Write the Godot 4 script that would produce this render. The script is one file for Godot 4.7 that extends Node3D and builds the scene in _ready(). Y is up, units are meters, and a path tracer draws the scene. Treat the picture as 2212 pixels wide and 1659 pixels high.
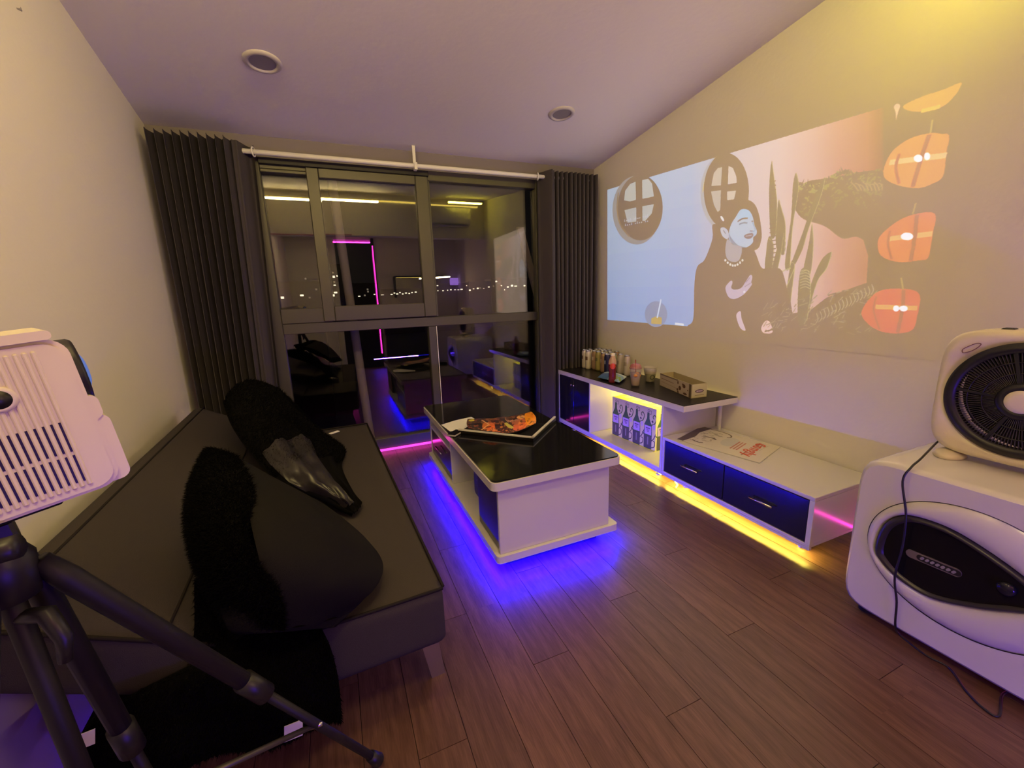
extends Node3D
# A small living room at night: LED strips, a projected film on the right wall, a sofa, a coffee table and a low TV unit.
# Units are metres, y is up, the window wall lies towards -z.

const H := 1.2                       # height of the camera
const FOC := 897.38                  # focal length in pixels of the 2212 x 1659 frame
const ZW := -3.408                   # window wall
const XR := 2.295                    # right wall
var cam_basis: Basis
var M := {}
var used := {}
var rng := RandomNumberGenerator.new()

# ---------------------------------------------------------------- pixels to directions
func ray(px: float, py: float) -> Vector3:
	return cam_basis * Vector3(px - 1106.0, 829.5 - py, -FOC)
func on_x(px: float, py: float, x: float) -> Vector3:
	var v := ray(px, py)
	return Vector3(0, H, 0) + v * (x / v.x)
func on_y(px: float, py: float, y: float) -> Vector3:
	var v := ray(px, py)
	return Vector3(0, H, 0) + v * ((y - H) / v.y)
func on_z(px: float, py: float, z: float) -> Vector3:
	var v := ray(px, py)
	return Vector3(0, H, 0) + v * (z / v.z)
func ceil_y(z: float) -> float:
	return 2.289 + 0.1187 * (z - ZW)
func wall_x(z: float) -> float:      # the left wall is a little askew
	return -0.918 + 0.067 * (z - ZW)

# ---------------------------------------------------------------- materials
func lin(r: float, g: float, b: float) -> Color:
	return Color(r, g, b).linear_to_srgb()
func mat(called: String, c: Color, rough := 0.6, metal := 0.0) -> StandardMaterial3D:
	var m := StandardMaterial3D.new()
	m.resource_name = called
	m.albedo_color = c
	m.roughness = rough
	m.metallic = metal
	M[called] = m
	return m
func glow(called: String, c: Color, energy: float) -> StandardMaterial3D:
	var m := mat(called, Color(0.3, 0.3, 0.3), 0.5)
	m.emission_enabled = true
	m.emission = c
	m.emission_energy_multiplier = energy
	return m
func noise_tex(freq: float, size := 256, seed_ := 1, normal := false) -> NoiseTexture2D:
	var n := FastNoiseLite.new()
	n.seed = seed_
	n.frequency = freq
	n.fractal_octaves = 4
	var t := NoiseTexture2D.new()
	t.width = size
	t.height = size
	t.seamless = true
	t.noise = n
	t.as_normal_map = normal
	return t
func relief(m: StandardMaterial3D, t: Texture2D, scale: float, amount: float) -> void:
	m.heightmap_enabled = true
	m.heightmap_texture = t
	m.heightmap_scale = amount
	m.uv1_triplanar = true
	m.uv1_world_triplanar = true
	m.uv1_scale = Vector3.ONE * scale

# ---------------------------------------------------------------- mesh helpers
func mb(smooth := false) -> SurfaceTool:
	var s := SurfaceTool.new()
	s.begin(Mesh.PRIMITIVE_TRIANGLES)
	s.set_smooth_group(0 if smooth else -1)
	return s
func tri(s: SurfaceTool, a: Vector3, b: Vector3, c: Vector3) -> void:      # counter-clockwise from outside
	s.add_vertex(a); s.add_vertex(c); s.add_vertex(b)
func quad(s: SurfaceTool, a: Vector3, b: Vector3, c: Vector3, d: Vector3) -> void:
	tri(s, a, b, c); tri(s, a, c, d)
func tri_out(s: SurfaceTool, a: Vector3, b: Vector3, c: Vector3, o: Vector3) -> void:
	if (b - a).cross(c - a).dot((a + b + c) / 3.0 - o) < 0.0:
		tri(s, a, c, b)
	else:
		tri(s, a, b, c)
func quad_out(s: SurfaceTool, a: Vector3, b: Vector3, c: Vector3, d: Vector3, o: Vector3) -> void:
	tri_out(s, a, b, c, o); tri_out(s, a, c, d, o)
func cbox(s: SurfaceTool, xf: Transform3D, h: Vector3, bev := 0.0) -> void:   # chamfered box of half size h
	var o := xf.origin
	var b: float = minf(bev, minf(h.x, minf(h.y, h.z)) * 0.9)
	var ax := [Vector3(1, 0, 0), Vector3(0, 1, 0), Vector3(0, 0, 1)]
	for i in 3:
		var j := (i + 1) % 3
		var k := (i + 2) % 3
		for sg: float in [-1.0, 1.0]:
			var n: Vector3 = ax[i] * h[i] * sg
			var u: Vector3 = ax[j] * (h[j] - b)
			var w: Vector3 = ax[k] * (h[k] - b)
			quad_out(s, xf * (n - u - w), xf * (n + u - w), xf * (n + u + w), xf * (n - u + w), o)
			if b > 0.0:
				for sj: float in [-1.0, 1.0]:
					var p: Vector3 = ax[i] * h[i] * sg + ax[j] * (h[j] - b) * sj
					var q: Vector3 = ax[i] * (h[i] - b) * sg + ax[j] * h[j] * sj
					quad_out(s, xf * (p - w), xf * (p + w), xf * (q + w), xf * (q - w), o)
	if b > 0.0:
		for sx: float in [-1.0, 1.0]:
			for sy: float in [-1.0, 1.0]:
				for sz: float in [-1.0, 1.0]:
					var c := Vector3(h.x * sx, h.y * sy, h.z * sz)
					tri_out(s, xf * (c - Vector3(0, b * sy, b * sz)), xf * (c - Vector3(b * sx, 0, b * sz)), xf * (c - Vector3(b * sx, b * sy, 0)), o)
func bx(s: SurfaceTool, lo: Vector3, hi: Vector3, bev := 0.0) -> void:
	cbox(s, Transform3D(Basis(), (lo + hi) / 2.0), (hi - lo).abs() / 2.0, bev)
func lathe(s: SurfaceTool, prof: Array, xf := Transform3D(), segs := 32) -> void:     # profile of Vector2(r, y) from bottom to top
	for i in prof.size() - 1:
		var p: Vector2 = prof[i]
		var q: Vector2 = prof[i + 1]
		for k in segs:
			var a := TAU * k / segs
			var b := TAU * (k + 1) / segs
			var pa := xf * Vector3(p.x * cos(a), p.y, p.x * sin(a))
			var pb := xf * Vector3(p.x * cos(b), p.y, p.x * sin(b))
			var qa := xf * Vector3(q.x * cos(a), q.y, q.x * sin(a))
			var qb := xf * Vector3(q.x * cos(b), q.y, q.x * sin(b))
			if p.x > 1e-6:
				tri(s, pa, qa, pb)
			if q.x > 1e-6:
				tri(s, pb, qa, qb)
func tube(s: SurfaceTool, path: Array, rad, segs := 10, caps := true) -> void:
	var n := path.size()
	var rings := []
	var up := Vector3.UP
	for i in n:
		var t: Vector3 = (path[mini(i + 1, n - 1)] - path[maxi(i - 1, 0)]).normalized()
		if absf(t.dot(up)) > 0.98:
			up = Vector3.RIGHT
		var x := t.cross(up).normalized()
		var y := x.cross(t).normalized()
		up = y
		var r: float = rad[i] if rad is Array else rad
		var ring := []
		for k in segs:
			var a := TAU * k / segs
			ring.append(path[i] + (x * cos(a) + y * sin(a)) * r)
		rings.append(ring)
	for i in n - 1:
		for k in segs:
			var l := (k + 1) % segs
			quad(s, rings[i][k], rings[i][l], rings[i + 1][l], rings[i + 1][k])
	if caps:
		for k in segs:
			var l := (k + 1) % segs
			tri(s, path[0], rings[0][l], rings[0][k])
			tri(s, path[n - 1], rings[n - 1][k], rings[n - 1][l])
func torus(s: SurfaceTool, c: Vector3, axis: Vector3, R: float, r: float, segs := 32, sides := 8) -> void:
	var x := axis.cross(Vector3.UP if absf(axis.y) < 0.9 else Vector3.RIGHT).normalized()
	var y := axis.cross(x).normalized()
	for i in segs:
		for k in sides:
			var p := []
			for d in [[0, 0], [1, 0], [1, 1], [0, 1]]:
				var a: float = TAU * (i + d[0]) / segs
				var b: float = TAU * (k + d[1]) / sides
				var e := x * cos(a) + y * sin(a)
				p.append(c + e * (R + r * cos(b)) + axis * r * sin(b))
			quad(s, p[0], p[1], p[2], p[3])
func extrude(s: SurfaceTool, pts: Array, dir: Vector3) -> void:      # planar outline pushed along dir
	var n := pts.size()
	var nor := Vector3.ZERO
	for i in n:
		nor += (pts[i] as Vector3).cross(pts[(i + 1) % n])
	nor = nor.normalized()
	var ux: Vector3 = (pts[1] - pts[0]).normalized()
	var uy := nor.cross(ux)
	var flat := PackedVector2Array()
	for p: Vector3 in pts:
		flat.append(Vector2((p - pts[0]).dot(ux), (p - pts[0]).dot(uy)))
	var ix := Geometry2D.triangulate_polygon(flat)
	var fw := nor.dot(dir) > 0.0
	for t in range(0, ix.size(), 3):
		var a: Vector3 = pts[ix[t]]
		var b: Vector3 = pts[ix[t + 1]]
		var c: Vector3 = pts[ix[t + 2]]
		if ((b - a).cross(c - a)).dot(dir) < 0.0:
			var tmp := b
			b = c
			c = tmp
		tri(s, a + dir, b + dir, c + dir)
		tri(s, a, c, b)
	for i in n:
		var a: Vector3 = pts[i]
		var b: Vector3 = pts[(i + 1) % n]
		if fw:
			quad(s, a, b, b + dir, a + dir)
		else:
			quad(s, b, a, a + dir, b + dir)
func patch(s: SurfaceTool, f: Callable, nu: int, nv: int, uvs := false) -> void:     # f(u, v) -> Vector3, seen from the side where u x v points
	for i in nu:
		for j in nv:
			var u0 := float(i) / nu
			var u1 := float(i + 1) / nu
			var v0 := float(j) / nv
			var v1 := float(j + 1) / nv
			var q := [Vector2(u0, v0), Vector2(u1, v0), Vector2(u1, v1), Vector2(u0, v0), Vector2(u1, v1), Vector2(u0, v1)]
			for k in [0, 2, 1, 3, 5, 4]:
				if uvs:
					s.set_uv(Vector2(q[k].x, 1.0 - q[k].y))
				s.add_vertex(f.call(q[k].x, q[k].y))
func uvquad(s: SurfaceTool, a: Vector3, b: Vector3, c: Vector3, d: Vector3) -> void:     # a bottom left, b bottom right, c top right, d top left
	var p := [a, b, c, d]
	var t := [Vector2(0, 1), Vector2(1, 1), Vector2(1, 0), Vector2(0, 0)]
	for k in [0, 2, 1, 0, 3, 2]:
		s.set_uv(t[k])
		s.add_vertex(p[k])
func smooth_loop(pts: Array, per := 8) -> Array:      # closed Catmull-Rom
	var out := []
	var n := pts.size()
	for i in n:
		for k in per:
			var p0 = pts[(i - 1 + n) % n]
			var p1 = pts[i]
			var p2 = pts[(i + 1) % n]
			var p3 = pts[(i + 2) % n]
			out.append(p1.cubic_interpolate(p2, p0, p3, float(k) / per))
	return out
func smooth_path(pts: Array, per := 8) -> Array:
	var out := []
	var n := pts.size()
	for i in n - 1:
		for k in per:
			out.append(pts[i].cubic_interpolate(pts[i + 1], pts[maxi(i - 1, 0)], pts[mini(i + 2, n - 1)], float(k) / per))
	out.append(pts[n - 1])
	return out
func squircle(n: int, a: float, b: float, e: float) -> Array:      # superellipse, Vector2 list, counter-clockwise
	var out := []
	for i in n:
		var t := TAU * i / n
		var c := cos(t)
		var d := sin(t)
		var r := pow(pow(absf(c), e) + pow(absf(d), e), -1.0 / e)
		out.append(Vector2(a * r * c, b * r * d))
	return out

# ---------------------------------------------------------------- scene tree helpers
func numbered(called: String) -> String:
	if not used.has(called):
		used[called] = 0
		return called
	used[called] += 1
	return "%s_%03d" % [called, used[called]]
func obj(called: String, s: SurfaceTool, m: Material, parent: Node = self) -> MeshInstance3D:
	s.generate_normals()
	var o := MeshInstance3D.new()
	o.mesh = s.commit()
	o.material_override = m
	o.name = numbered(called) if parent == self else called
	parent.add_child(o, true)
	return o
func meshobj(called: String, me: Mesh, m: Material, parent: Node = self) -> MeshInstance3D:
	var o := MeshInstance3D.new()
	o.mesh = me
	o.material_override = m
	o.name = numbered(called) if parent == self else called
	parent.add_child(o, true)
	return o
func tag(o: Node, label: String, category: String, group := "") -> Node:
	o.set_meta("label", label)
	o.set_meta("category", category)
	if group:
		o.set_meta("group", group)
	return o
func struct(o: Node) -> Node:
	o.set_meta("kind", "structure")
	return o
func thing(called: String, label: String, category: String, group := "") -> Node3D:
	var o := Node3D.new()
	o.name = numbered(called)
	add_child(o)
	tag(o, label, category, group)
	return o
func box_part(called: String, lo: Vector3, hi: Vector3, m: Material, parent: Node, bev := 0.002) -> MeshInstance3D:
	var s := mb()
	bx(s, lo, hi, bev)
	return obj(called, s, m, parent)
func area(called: String, at: Vector3, dir: Vector3, along: Vector3, size: Vector2, c: Color, energy: float, parent: Node = self) -> void:
	var l := AreaLight3D.new()
	l.name = called
	var z := -dir.normalized()
	var x := (along - z * along.dot(z)).normalized()
	l.transform = Transform3D(Basis(x, z.cross(x), z), at)
	l.area_size = size
	l.light_color = c
	l.light_energy = energy
	l.area_range = 12.0
	l.shadow_enabled = true
	parent.add_child(l, true)

# ---------------------------------------------------------------- painting pictures into textures
func fill_poly(im: Image, pts: Array, c: Color) -> void:
	var lo := 1e9
	var hi := -1e9
	for p: Vector2 in pts:
		lo = minf(lo, p.y)
		hi = maxf(hi, p.y)
	var w := im.get_width()
	for y in range(maxi(0, int(floor(lo))), mini(im.get_height(), int(ceil(hi)) + 1)):
		var yc := y + 0.5
		var xs := []
		for i in pts.size():
			var a: Vector2 = pts[i]
			var b: Vector2 = pts[(i + 1) % pts.size()]
			if (a.y <= yc) != (b.y <= yc):
				xs.append(a.x + (yc - a.y) / (b.y - a.y) * (b.x - a.x))
		xs.sort()
		for k in range(0, xs.size() - 1, 2):
			var x0 := clampi(int(round(xs[k])), 0, w)
			var x1 := clampi(int(round(xs[k + 1])), 0, w)
			if x1 > x0:
				if c.a > 0.99:
					im.fill_rect(Rect2i(x0, y, x1 - x0, 1), c)
				else:
					for x in range(x0, x1):
						im.set_pixel(x, y, im.get_pixel(x, y).lerp(Color(c.r, c.g, c.b, 1.0), c.a))
func ell(c: Vector2, rx: float, ry: float, n := 36, tilt := 0.0) -> Array:
	var out := []
	for i in n:
		var a := TAU * i / n
		out.append(c + Vector2(cos(a) * rx, sin(a) * ry).rotated(tilt))
	return out
func stroke(im: Image, pts: Array, w: float, c: Color) -> void:
	for i in pts.size() - 1:
		var a: Vector2 = pts[i]
		var b: Vector2 = pts[i + 1]
		var n := (b - a).orthogonal().normalized() * w * 0.5
		fill_poly(im, [a + n, b + n, b - n, a - n], c)
func sc(r: int, g: int, b: int) -> Color:
	return Color8(r, g, b)
func tex_mat(called: String, im: Image, rough := 0.6) -> StandardMaterial3D:
	var m := mat(called, Color.WHITE, rough)
	m.albedo_texture = ImageTexture.create_from_image(im)
	m.texture_repeat = false
	return m

func _ready() -> void:
	rng.seed = 7
	# ---- camera
	cam_basis = Basis(Vector3.UP, deg_to_rad(-22.75239)) * Basis(Vector3.RIGHT, deg_to_rad(-11.88462)) * Basis(Vector3.BACK, deg_to_rad(-1.94678))
	var cam := Camera3D.new()
	cam.name = "camera"
	cam.transform = Transform3D(cam_basis, Vector3(0, H, 0))
	cam.fov = rad_to_deg(2.0 * atan(829.5 / FOC))
	cam.near = 0.05
	cam.far = 2000.0
	add_child(cam)
	cam.current = true
	# ---- night sky and exposure
	var env := Environment.new()
	env.background_mode = Environment.BG_COLOR
	env.background_color = lin(0.0035, 0.003, 0.003)
	env.ambient_light_source = Environment.AMBIENT_SOURCE_DISABLED
	env.tonemap_mode = Environment.TONE_MAPPER_LINEAR
	env.tonemap_exposure = 1.0
	env.sdfgi_enabled = true
	env.ssao_enabled = true
	env.ssil_enabled = true
	var we := WorldEnvironment.new()
	we.name = "environment"
	we.environment = env
	add_child(we)
	# ---- the room's lamps: LED strips (each light lies just in front of its glowing strip)
	var lemon := lin(1.0, 0.76, 0.10)
	var blue := lin(0.004, 0.0, 1.0)
	var pink := lin(1.0, 0.03, 0.45)
	area("light_beam_strip", Vector3(-0.02, 2.50, -0.645), Vector3(0, -0.05, -1), Vector3.RIGHT, Vector2(1.5, 0.02), lin(1.0, 0.76, 0.27), 2.9)
	area("light_beam_strip_end", Vector3(1.95, 2.55, -0.70), Vector3(0, -0.35, -1), Vector3.RIGHT, Vector2(0.5, 0.02), lin(1.0, 0.84, 0.06), 0.55)
	area("light_shelf_lamp", Vector3(1.80, 1.585, 0.965), Vector3(-0.6, 0.05, -1), Vector3.RIGHT, Vector2(0.6, 0.02), lin(1.0, 0.66, 0.30), 1.0)
	area("light_back_panel", Vector3(-0.05, 2.29, 0.10), Vector3(0, -1, 0), Vector3.RIGHT, Vector2(0.6, 0.3), lin(1.0, 0.78, 0.28), 1.2)
	area("light_counter_strip", Vector3(1.0, 0.17, 0.985), Vector3(0, 0.05, -1), Vector3.RIGHT, Vector2(0.8, 0.012), lin(0.10, 0.03, 1.0), 1.5)
	area("light_door_strip", Vector3(0.44, 2.20, 1.12), Vector3(0, -0.5, -1), Vector3.RIGHT, Vector2(0.6, 0.02), pink, 0.16)
	area("light_door_strip_side", Vector3(0.77, 1.2, 1.12), Vector3(0, 0, -1), Vector3.UP, Vector2(1.9, 0.02), pink, 0.16)
	area("light_window_floor_strip", Vector3(0.68, 0.022, -3.365), Vector3(0, 0.4, 1), Vector3.RIGHT, Vector2(2.0, 0.012), pink, 0.05)
	area("light_right_floor_strip", Vector3(2.262, 0.022, -0.55), Vector3(-1, 0.5, 0), Vector3.BACK, Vector2(0.9, 0.012), pink, 0.05)
	# blue strips round the underside of the coffee table
	for e in [[Vector3(0.852, 0.058, -1.520), Vector3(0, -1, 0.04), Vector3.RIGHT, 0.6, 4.0], [Vector3(0.852, 0.058, -2.890), Vector3(0, -1, -0.04), Vector3.RIGHT, 0.6, 4.0], [Vector3(0.556, 0.058, -2.205), Vector3(-0.04, -1, 0), Vector3.BACK, 1.36, 4.0], [Vector3(1.148, 0.058, -2.205), Vector3(1.0, -1, 0), Vector3.BACK, 1.36, 1.3]]:
		area("light_table_strip", e[0], e[1], e[2], Vector2(e[3], 0.01), blue, e[4] * e[3])
	# yellow strips of the TV unit
	area("light_unit_strip", Vector3(1.853, 0.0585, -1.47), Vector3(0.1, -1, 0), Vector3.BACK, Vector2(0.88, 0.008), lemon, 0.8)
	area("light_unit_strip", Vector3(1.853, 0.0585, -2.40), Vector3(0.1, -1, 0), Vector3.BACK, Vector2(0.86, 0.008), lemon, 0.8)
	area("light_alcove_strip", Vector3(2.20, 0.487, -2.35), Vector3(-0.6, -1, 0), Vector3.BACK, Vector2(0.78, 0.01), lemon, 0.5)
	area("light_shelf_strip", Vector3(2.285, 0.505, -2.53), Vector3(0.0, 1, 0), Vector3.BACK, Vector2(1.44, 0.006), lemon, 0.008)
	make_materials()
	build_room()
	build_window()
	build_outside()
	build_curtains()
	build_back_of_room()
	build_sofa()
	build_soft_things()
	build_table()
	build_unit()
	build_shelf_things()
	build_washer_and_fan()
	build_projected_picture()
	build_projector_and_tripod()

func make_materials() -> void:
	var fine := noise_tex(0.05, 256, 3)
	var w := mat("wall_paint", lin(0.74, 0.70, 0.63), 0.75)
	relief(w, fine, 2.2, 0.06)
	var c := mat("ceiling_paint", lin(0.80, 0.76, 0.76), 0.8)
	relief(c, fine, 1.7, 0.05)
	mat("grey_and_shadow", lin(0.20, 0.17, 0.19), 0.8)  # plain grey for the outdoor bars; on the window wall, painted-in shadow
	mat("frame_metal", lin(0.072, 0.066, 0.047), 0.45, 0.3)
	mat("white_laminate", lin(0.60, 0.58, 0.58), 0.22)
	mat("trim_ring", lin(0.50, 0.46, 0.47), 0.3)
	mat("white_plastic", lin(0.74, 0.72, 0.70), 0.3)
	mat("cream_plastic", lin(0.74, 0.67, 0.50), 0.38)
	mat("white_paint", lin(0.74, 0.72, 0.68), 0.4)
	mat("black_glass", lin(0.006, 0.006, 0.008), 0.09)
	mat("navy_gloss", lin(0.012, 0.012, 0.02), 0.12)
	mat("black_top", lin(0.010, 0.009, 0.010), 0.32)
	mat("white_gloss", lin(0.64, 0.62, 0.62), 0.16)
	mat("grey_rim", lin(0.030, 0.026, 0.032), 0.3)
	mat("blade", lin(0.05, 0.045, 0.03), 0.25)
	mat("brace", lin(0.10, 0.09, 0.08), 0.35, 0.6)
	mat("black_plastic", lin(0.012, 0.011, 0.012), 0.4)
	mat("dark_metal", lin(0.011, 0.009, 0.010), 0.55, 0.2)
	mat("chrome", lin(0.72, 0.72, 0.74), 0.15, 1.0)
	mat("steel", lin(0.55, 0.55, 0.56), 0.3, 1.0)
	mat("grey_plastic", lin(0.27, 0.25, 0.26), 0.5)
	var weave := noise_tex(0.25, 256, 9)
	var cu := mat("curtain_cloth", lin(0.062, 0.054, 0.058), 0.85)
	relief(cu, weave, 9.0, 0.08)
	var so := mat("sofa_cloth", lin(0.046, 0.039, 0.040), 0.9)
	relief(so, weave, 7.0, 0.1)
	var cs := mat("cushion_cloth", lin(0.009, 0.008, 0.008), 0.92)
	relief(cs, weave, 8.0, 0.1)
	mat("seam", lin(0.018, 0.015, 0.014), 0.9)
	mat("plush", lin(0.002, 0.0018, 0.0018), 0.95)
	mat("satin", lin(0.012, 0.010, 0.010), 0.38)
	for k in ["curtain_cloth", "sofa_cloth", "cushion_cloth", "plush", "seam"]:
		M[k].metallic_specular = 0.2
	M.black_glass.metallic_specular = 0.32
	M.black_top.metallic_specular = 0.25
	mat("care_label", lin(0.7, 0.68, 0.66), 0.7)
	var gl := mat("window_glass", Color(0.02, 0.02, 0.02, 0.02), 0.0)
	gl.transparency = BaseMaterial3D.TRANSPARENCY_ALPHA
	gl.metallic_specular = 0.7
	var cl := mat("clear_plastic", Color(0.8, 0.75, 0.75, 0.22), 0.1)
	cl.transparency = BaseMaterial3D.TRANSPARENCY_ALPHA
	var cp := mat("pink_clear", Color(0.75, 0.35, 0.4, 0.45), 0.15)
	cp.transparency = BaseMaterial3D.TRANSPARENCY_ALPHA
	glow("led_amber", lin(1.0, 0.70, 0.12), 5.0)
	glow("led_lemon", lin(1.0, 0.74, 0.14), 4.0)
	glow("led_blue", lin(0.01, 0.01, 1.0), 3.0)
	glow("led_pink", lin(1.0, 0.04, 0.62), 2.2)
	glow("led_violet", lin(0.50, 0.24, 1.0), 3.0)
	glow("led_peach", lin(1.0, 0.25, 0.25), 0.3)
	glow("lamp_panel", lin(1.0, 0.62, 0.38), 1.5)
	glow("night_light", lin(1.0, 0.86, 0.60), 1.6)
	glow("dim_window_light", lin(1.0, 0.80, 0.55), 0.18)
	glow("lens_light", lin(0.12, 0.30, 1.0), 0.45)
	# laminate wood: long grain, computed once
	var im := Image.create(1024, 256, false, Image.FORMAT_RGB8)
	var n := FastNoiseLite.new()
	n.seed = 21
	n.frequency = 1.0
	n.fractal_octaves = 3
	for y in 256:
		for x in 1024:
			var a := n.get_noise_2d(x * 0.004, y * 0.035)
			var g := n.get_noise_2d(x * 0.012 + 40.0, y * 0.35)
			var r := 0.5 + 0.5 * sin(y * 0.16 + a * 16.0)
			var t := clampf(0.5 + 0.42 * a + 0.32 * g + 0.16 * (r - 0.5), 0.0, 1.0)
			im.set_pixel(x, y, lin(0.068 + 0.110 * t, 0.030 + 0.060 * t, 0.021 + 0.045 * t))
	for k in 4:
		var f := mat("wood_%d" % k, Color.WHITE * (0.93 + 0.03 * k), 0.36)
		f.albedo_texture = ImageTexture.create_from_image(im) if k == 0 else M["wood_0"].albedo_texture

# ================================================================ the setting
func build_room() -> void:
	# floor: a slab with separate laminate planks laid along z
	var s := mb()
	bx(s, Vector3(-1.1, -0.12, ZW - 0.12), Vector3(XR + 0.1, -0.008, 1.32))
	var fl := struct(obj("floor", s, M.dark_metal)) as Node3D
	var pw := 0.135
	var pl := 1.22
	var variants := []
	for k in 6:
		variants.append(plank_mesh(pw, pl, k))
	var row := 0
	var x := -1.0
	while x < XR:
		var w := minf(pw, XR - x)
		var z := ZW - 0.0 - pl * fmod(row * 0.37, 1.0)
		var k := 0
		while z < 1.2:
			var z0 := maxf(z, ZW)
			var z1 := minf(z + pl, 1.2)
			if z1 - z0 > 0.02:
				var full := absf(z1 - z0 - pl) < 0.001 and w > pw - 0.001
				var me: Mesh = variants[(row * 5 + k * 3) % 6] if full else plank_mesh(w, z1 - z0, row + k)
				var o := meshobj("plank", me, M["wood_%d" % ((row * 7 + k * 5 + row / 3) % 4)], fl)
				o.position = Vector3(x, 0, z0)
			z += pl
			k += 1
		x += pw
		row += 1
	# left wall (slightly askew), right wall
	s = mb()
	extrude(s, [Vector3(wall_x(ZW - 0.12), 0, ZW - 0.12), Vector3(wall_x(1.2), 0, 1.2), Vector3(wall_x(1.2), 2.85, 1.2), Vector3(wall_x(ZW - 0.12), 2.85, ZW - 0.12)], Vector3(-0.1, 0, 0))
	var wall_l := struct(obj("wall_left", s, M.wall_paint))
	s = mb()
	bx(s, Vector3(XR, 0, ZW - 0.12), Vector3(XR + 0.1, 2.85, 1.32))
	struct(obj("wall_right", s, M.wall_paint))
	# window wall round the window: the shadow by rod and curtains is painted in
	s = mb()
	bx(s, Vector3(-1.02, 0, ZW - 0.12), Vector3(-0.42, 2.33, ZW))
	struct(obj("wall_window_left", s, M.grey_and_shadow))
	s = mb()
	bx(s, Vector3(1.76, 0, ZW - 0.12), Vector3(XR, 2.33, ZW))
	struct(obj("wall_window_right", s, M.grey_and_shadow))
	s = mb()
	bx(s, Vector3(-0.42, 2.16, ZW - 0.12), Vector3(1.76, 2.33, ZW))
	struct(obj("wall_window_top", s, M.grey_and_shadow))  # dark colour stands in for the shadow above the rod
	# sloping ceiling with thickness
	s = mb()
	var za := ZW - 0.12
	var zb := -0.5
	extrude(s, [Vector3(-1.05, ceil_y(za), za), Vector3(-1.05, ceil_y(zb), zb), Vector3(-1.05, ceil_y(zb) + 0.12, zb), Vector3(-1.05, ceil_y(za) + 0.12, za)], Vector3(XR + 1.1, 0, 0))
	struct(obj("ceiling", s, M.ceiling_paint))
	# two recessed downlights, switched off
	for p in [[Vector3(-0.18, 0, -2.63), "round recessed downlight in the ceiling on the side of the sofa"], [Vector3(1.543, 0, -2.673), "round recessed downlight in the ceiling on the side of the projected film"]]:
		var t := thing("recessed_downlight", p[1], "downlight", "unlit ceiling downlights")
		var nz := Vector3(0, 0.1187, 0).length()
		t.transform = Transform3D(Basis(Vector3.RIGHT, -atan(nz)), Vector3(p[0].x, ceil_y(p[0].z), p[0].z))
		var r := mb(true)
		lathe(r, [Vector2(0.060, -0.002), Vector2(0.062, -0.009), Vector2(0.070, -0.012), Vector2(0.080, -0.010), Vector2(0.087, -0.004), Vector2(0.088, 0.0)], Transform3D(), 40)
		obj("trim_ring", r, M.trim_ring, t)
		r = mb()
		lathe(r, [Vector2(0, -0.0035), Vector2(0.0605, -0.0035), Vector2(0.0605, 0.0)], Transform3D(Basis(Vector3.RIGHT, 0), Vector3.ZERO), 40)
		obj("diffuser", r, M.grey_plastic, t)
	# small scuff on the left wall where a hook was torn off
	var hk := mb(true)
	var a0 := on_x(38, 20, wall_x(-2.25) + 0.003)
	tube(hk, [a0 + Vector3(0, 0.03, -0.01), a0 + Vector3(0.004, 0.0, 0.0), a0 + Vector3(0.006, -0.012, 0.03), a0 + Vector3(0.002, -0.016, 0.075)], [0.002, 0.007, 0.005, 0.001], 8)
	obj("plaster_chip", hk, M.grey_plastic, wall_l)

func plank_mesh(w: float, l: float, k: int) -> Mesh:
	var s := mb()
	var g := 0.0003
	var b := 0.0006
	var top := [Vector3(g + b, 0, g + b), Vector3(g + b, 0, l - g - b), Vector3(w - g - b, 0, l - g - b), Vector3(w - g - b, 0, g + b)]
	var low := [Vector3(g, -0.008, g), Vector3(g, -0.008, l - g), Vector3(w - g, -0.008, l - g), Vector3(w - g, -0.008, g)]
	var off := Vector2(k * 0.317, k * 0.23)
	var uvf := func(p: Vector3) -> Vector2: return Vector2(p.z / 1.22, p.x / 0.27) + off
	var put := func(a: Vector3, b2: Vector3, c: Vector3) -> void:
		for p: Vector3 in [a, c, b2]:
			s.set_uv(uvf.call(p))
			s.add_vertex(p)
	put.call(top[0], top[1], top[2])
	put.call(top[0], top[2], top[3])
	for i in 4:
		var j := (i + 1) % 4
		put.call(low[i], low[j], top[j])
		put.call(low[i], top[j], top[i])
	s.generate_normals()
	return s.commit()

func pane(parent: Node, x0: float, x1: float, y0: float, y1: float, z: float) -> void:      # double glazing: two sheets of glass
	for k in 2:
		var s := mb()
		bx(s, Vector3(x0, y0, z - 0.018 * k - 0.004), Vector3(x1, y1, z - 0.018 * k))
		obj("pane", s, M.window_glass, parent)

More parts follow.
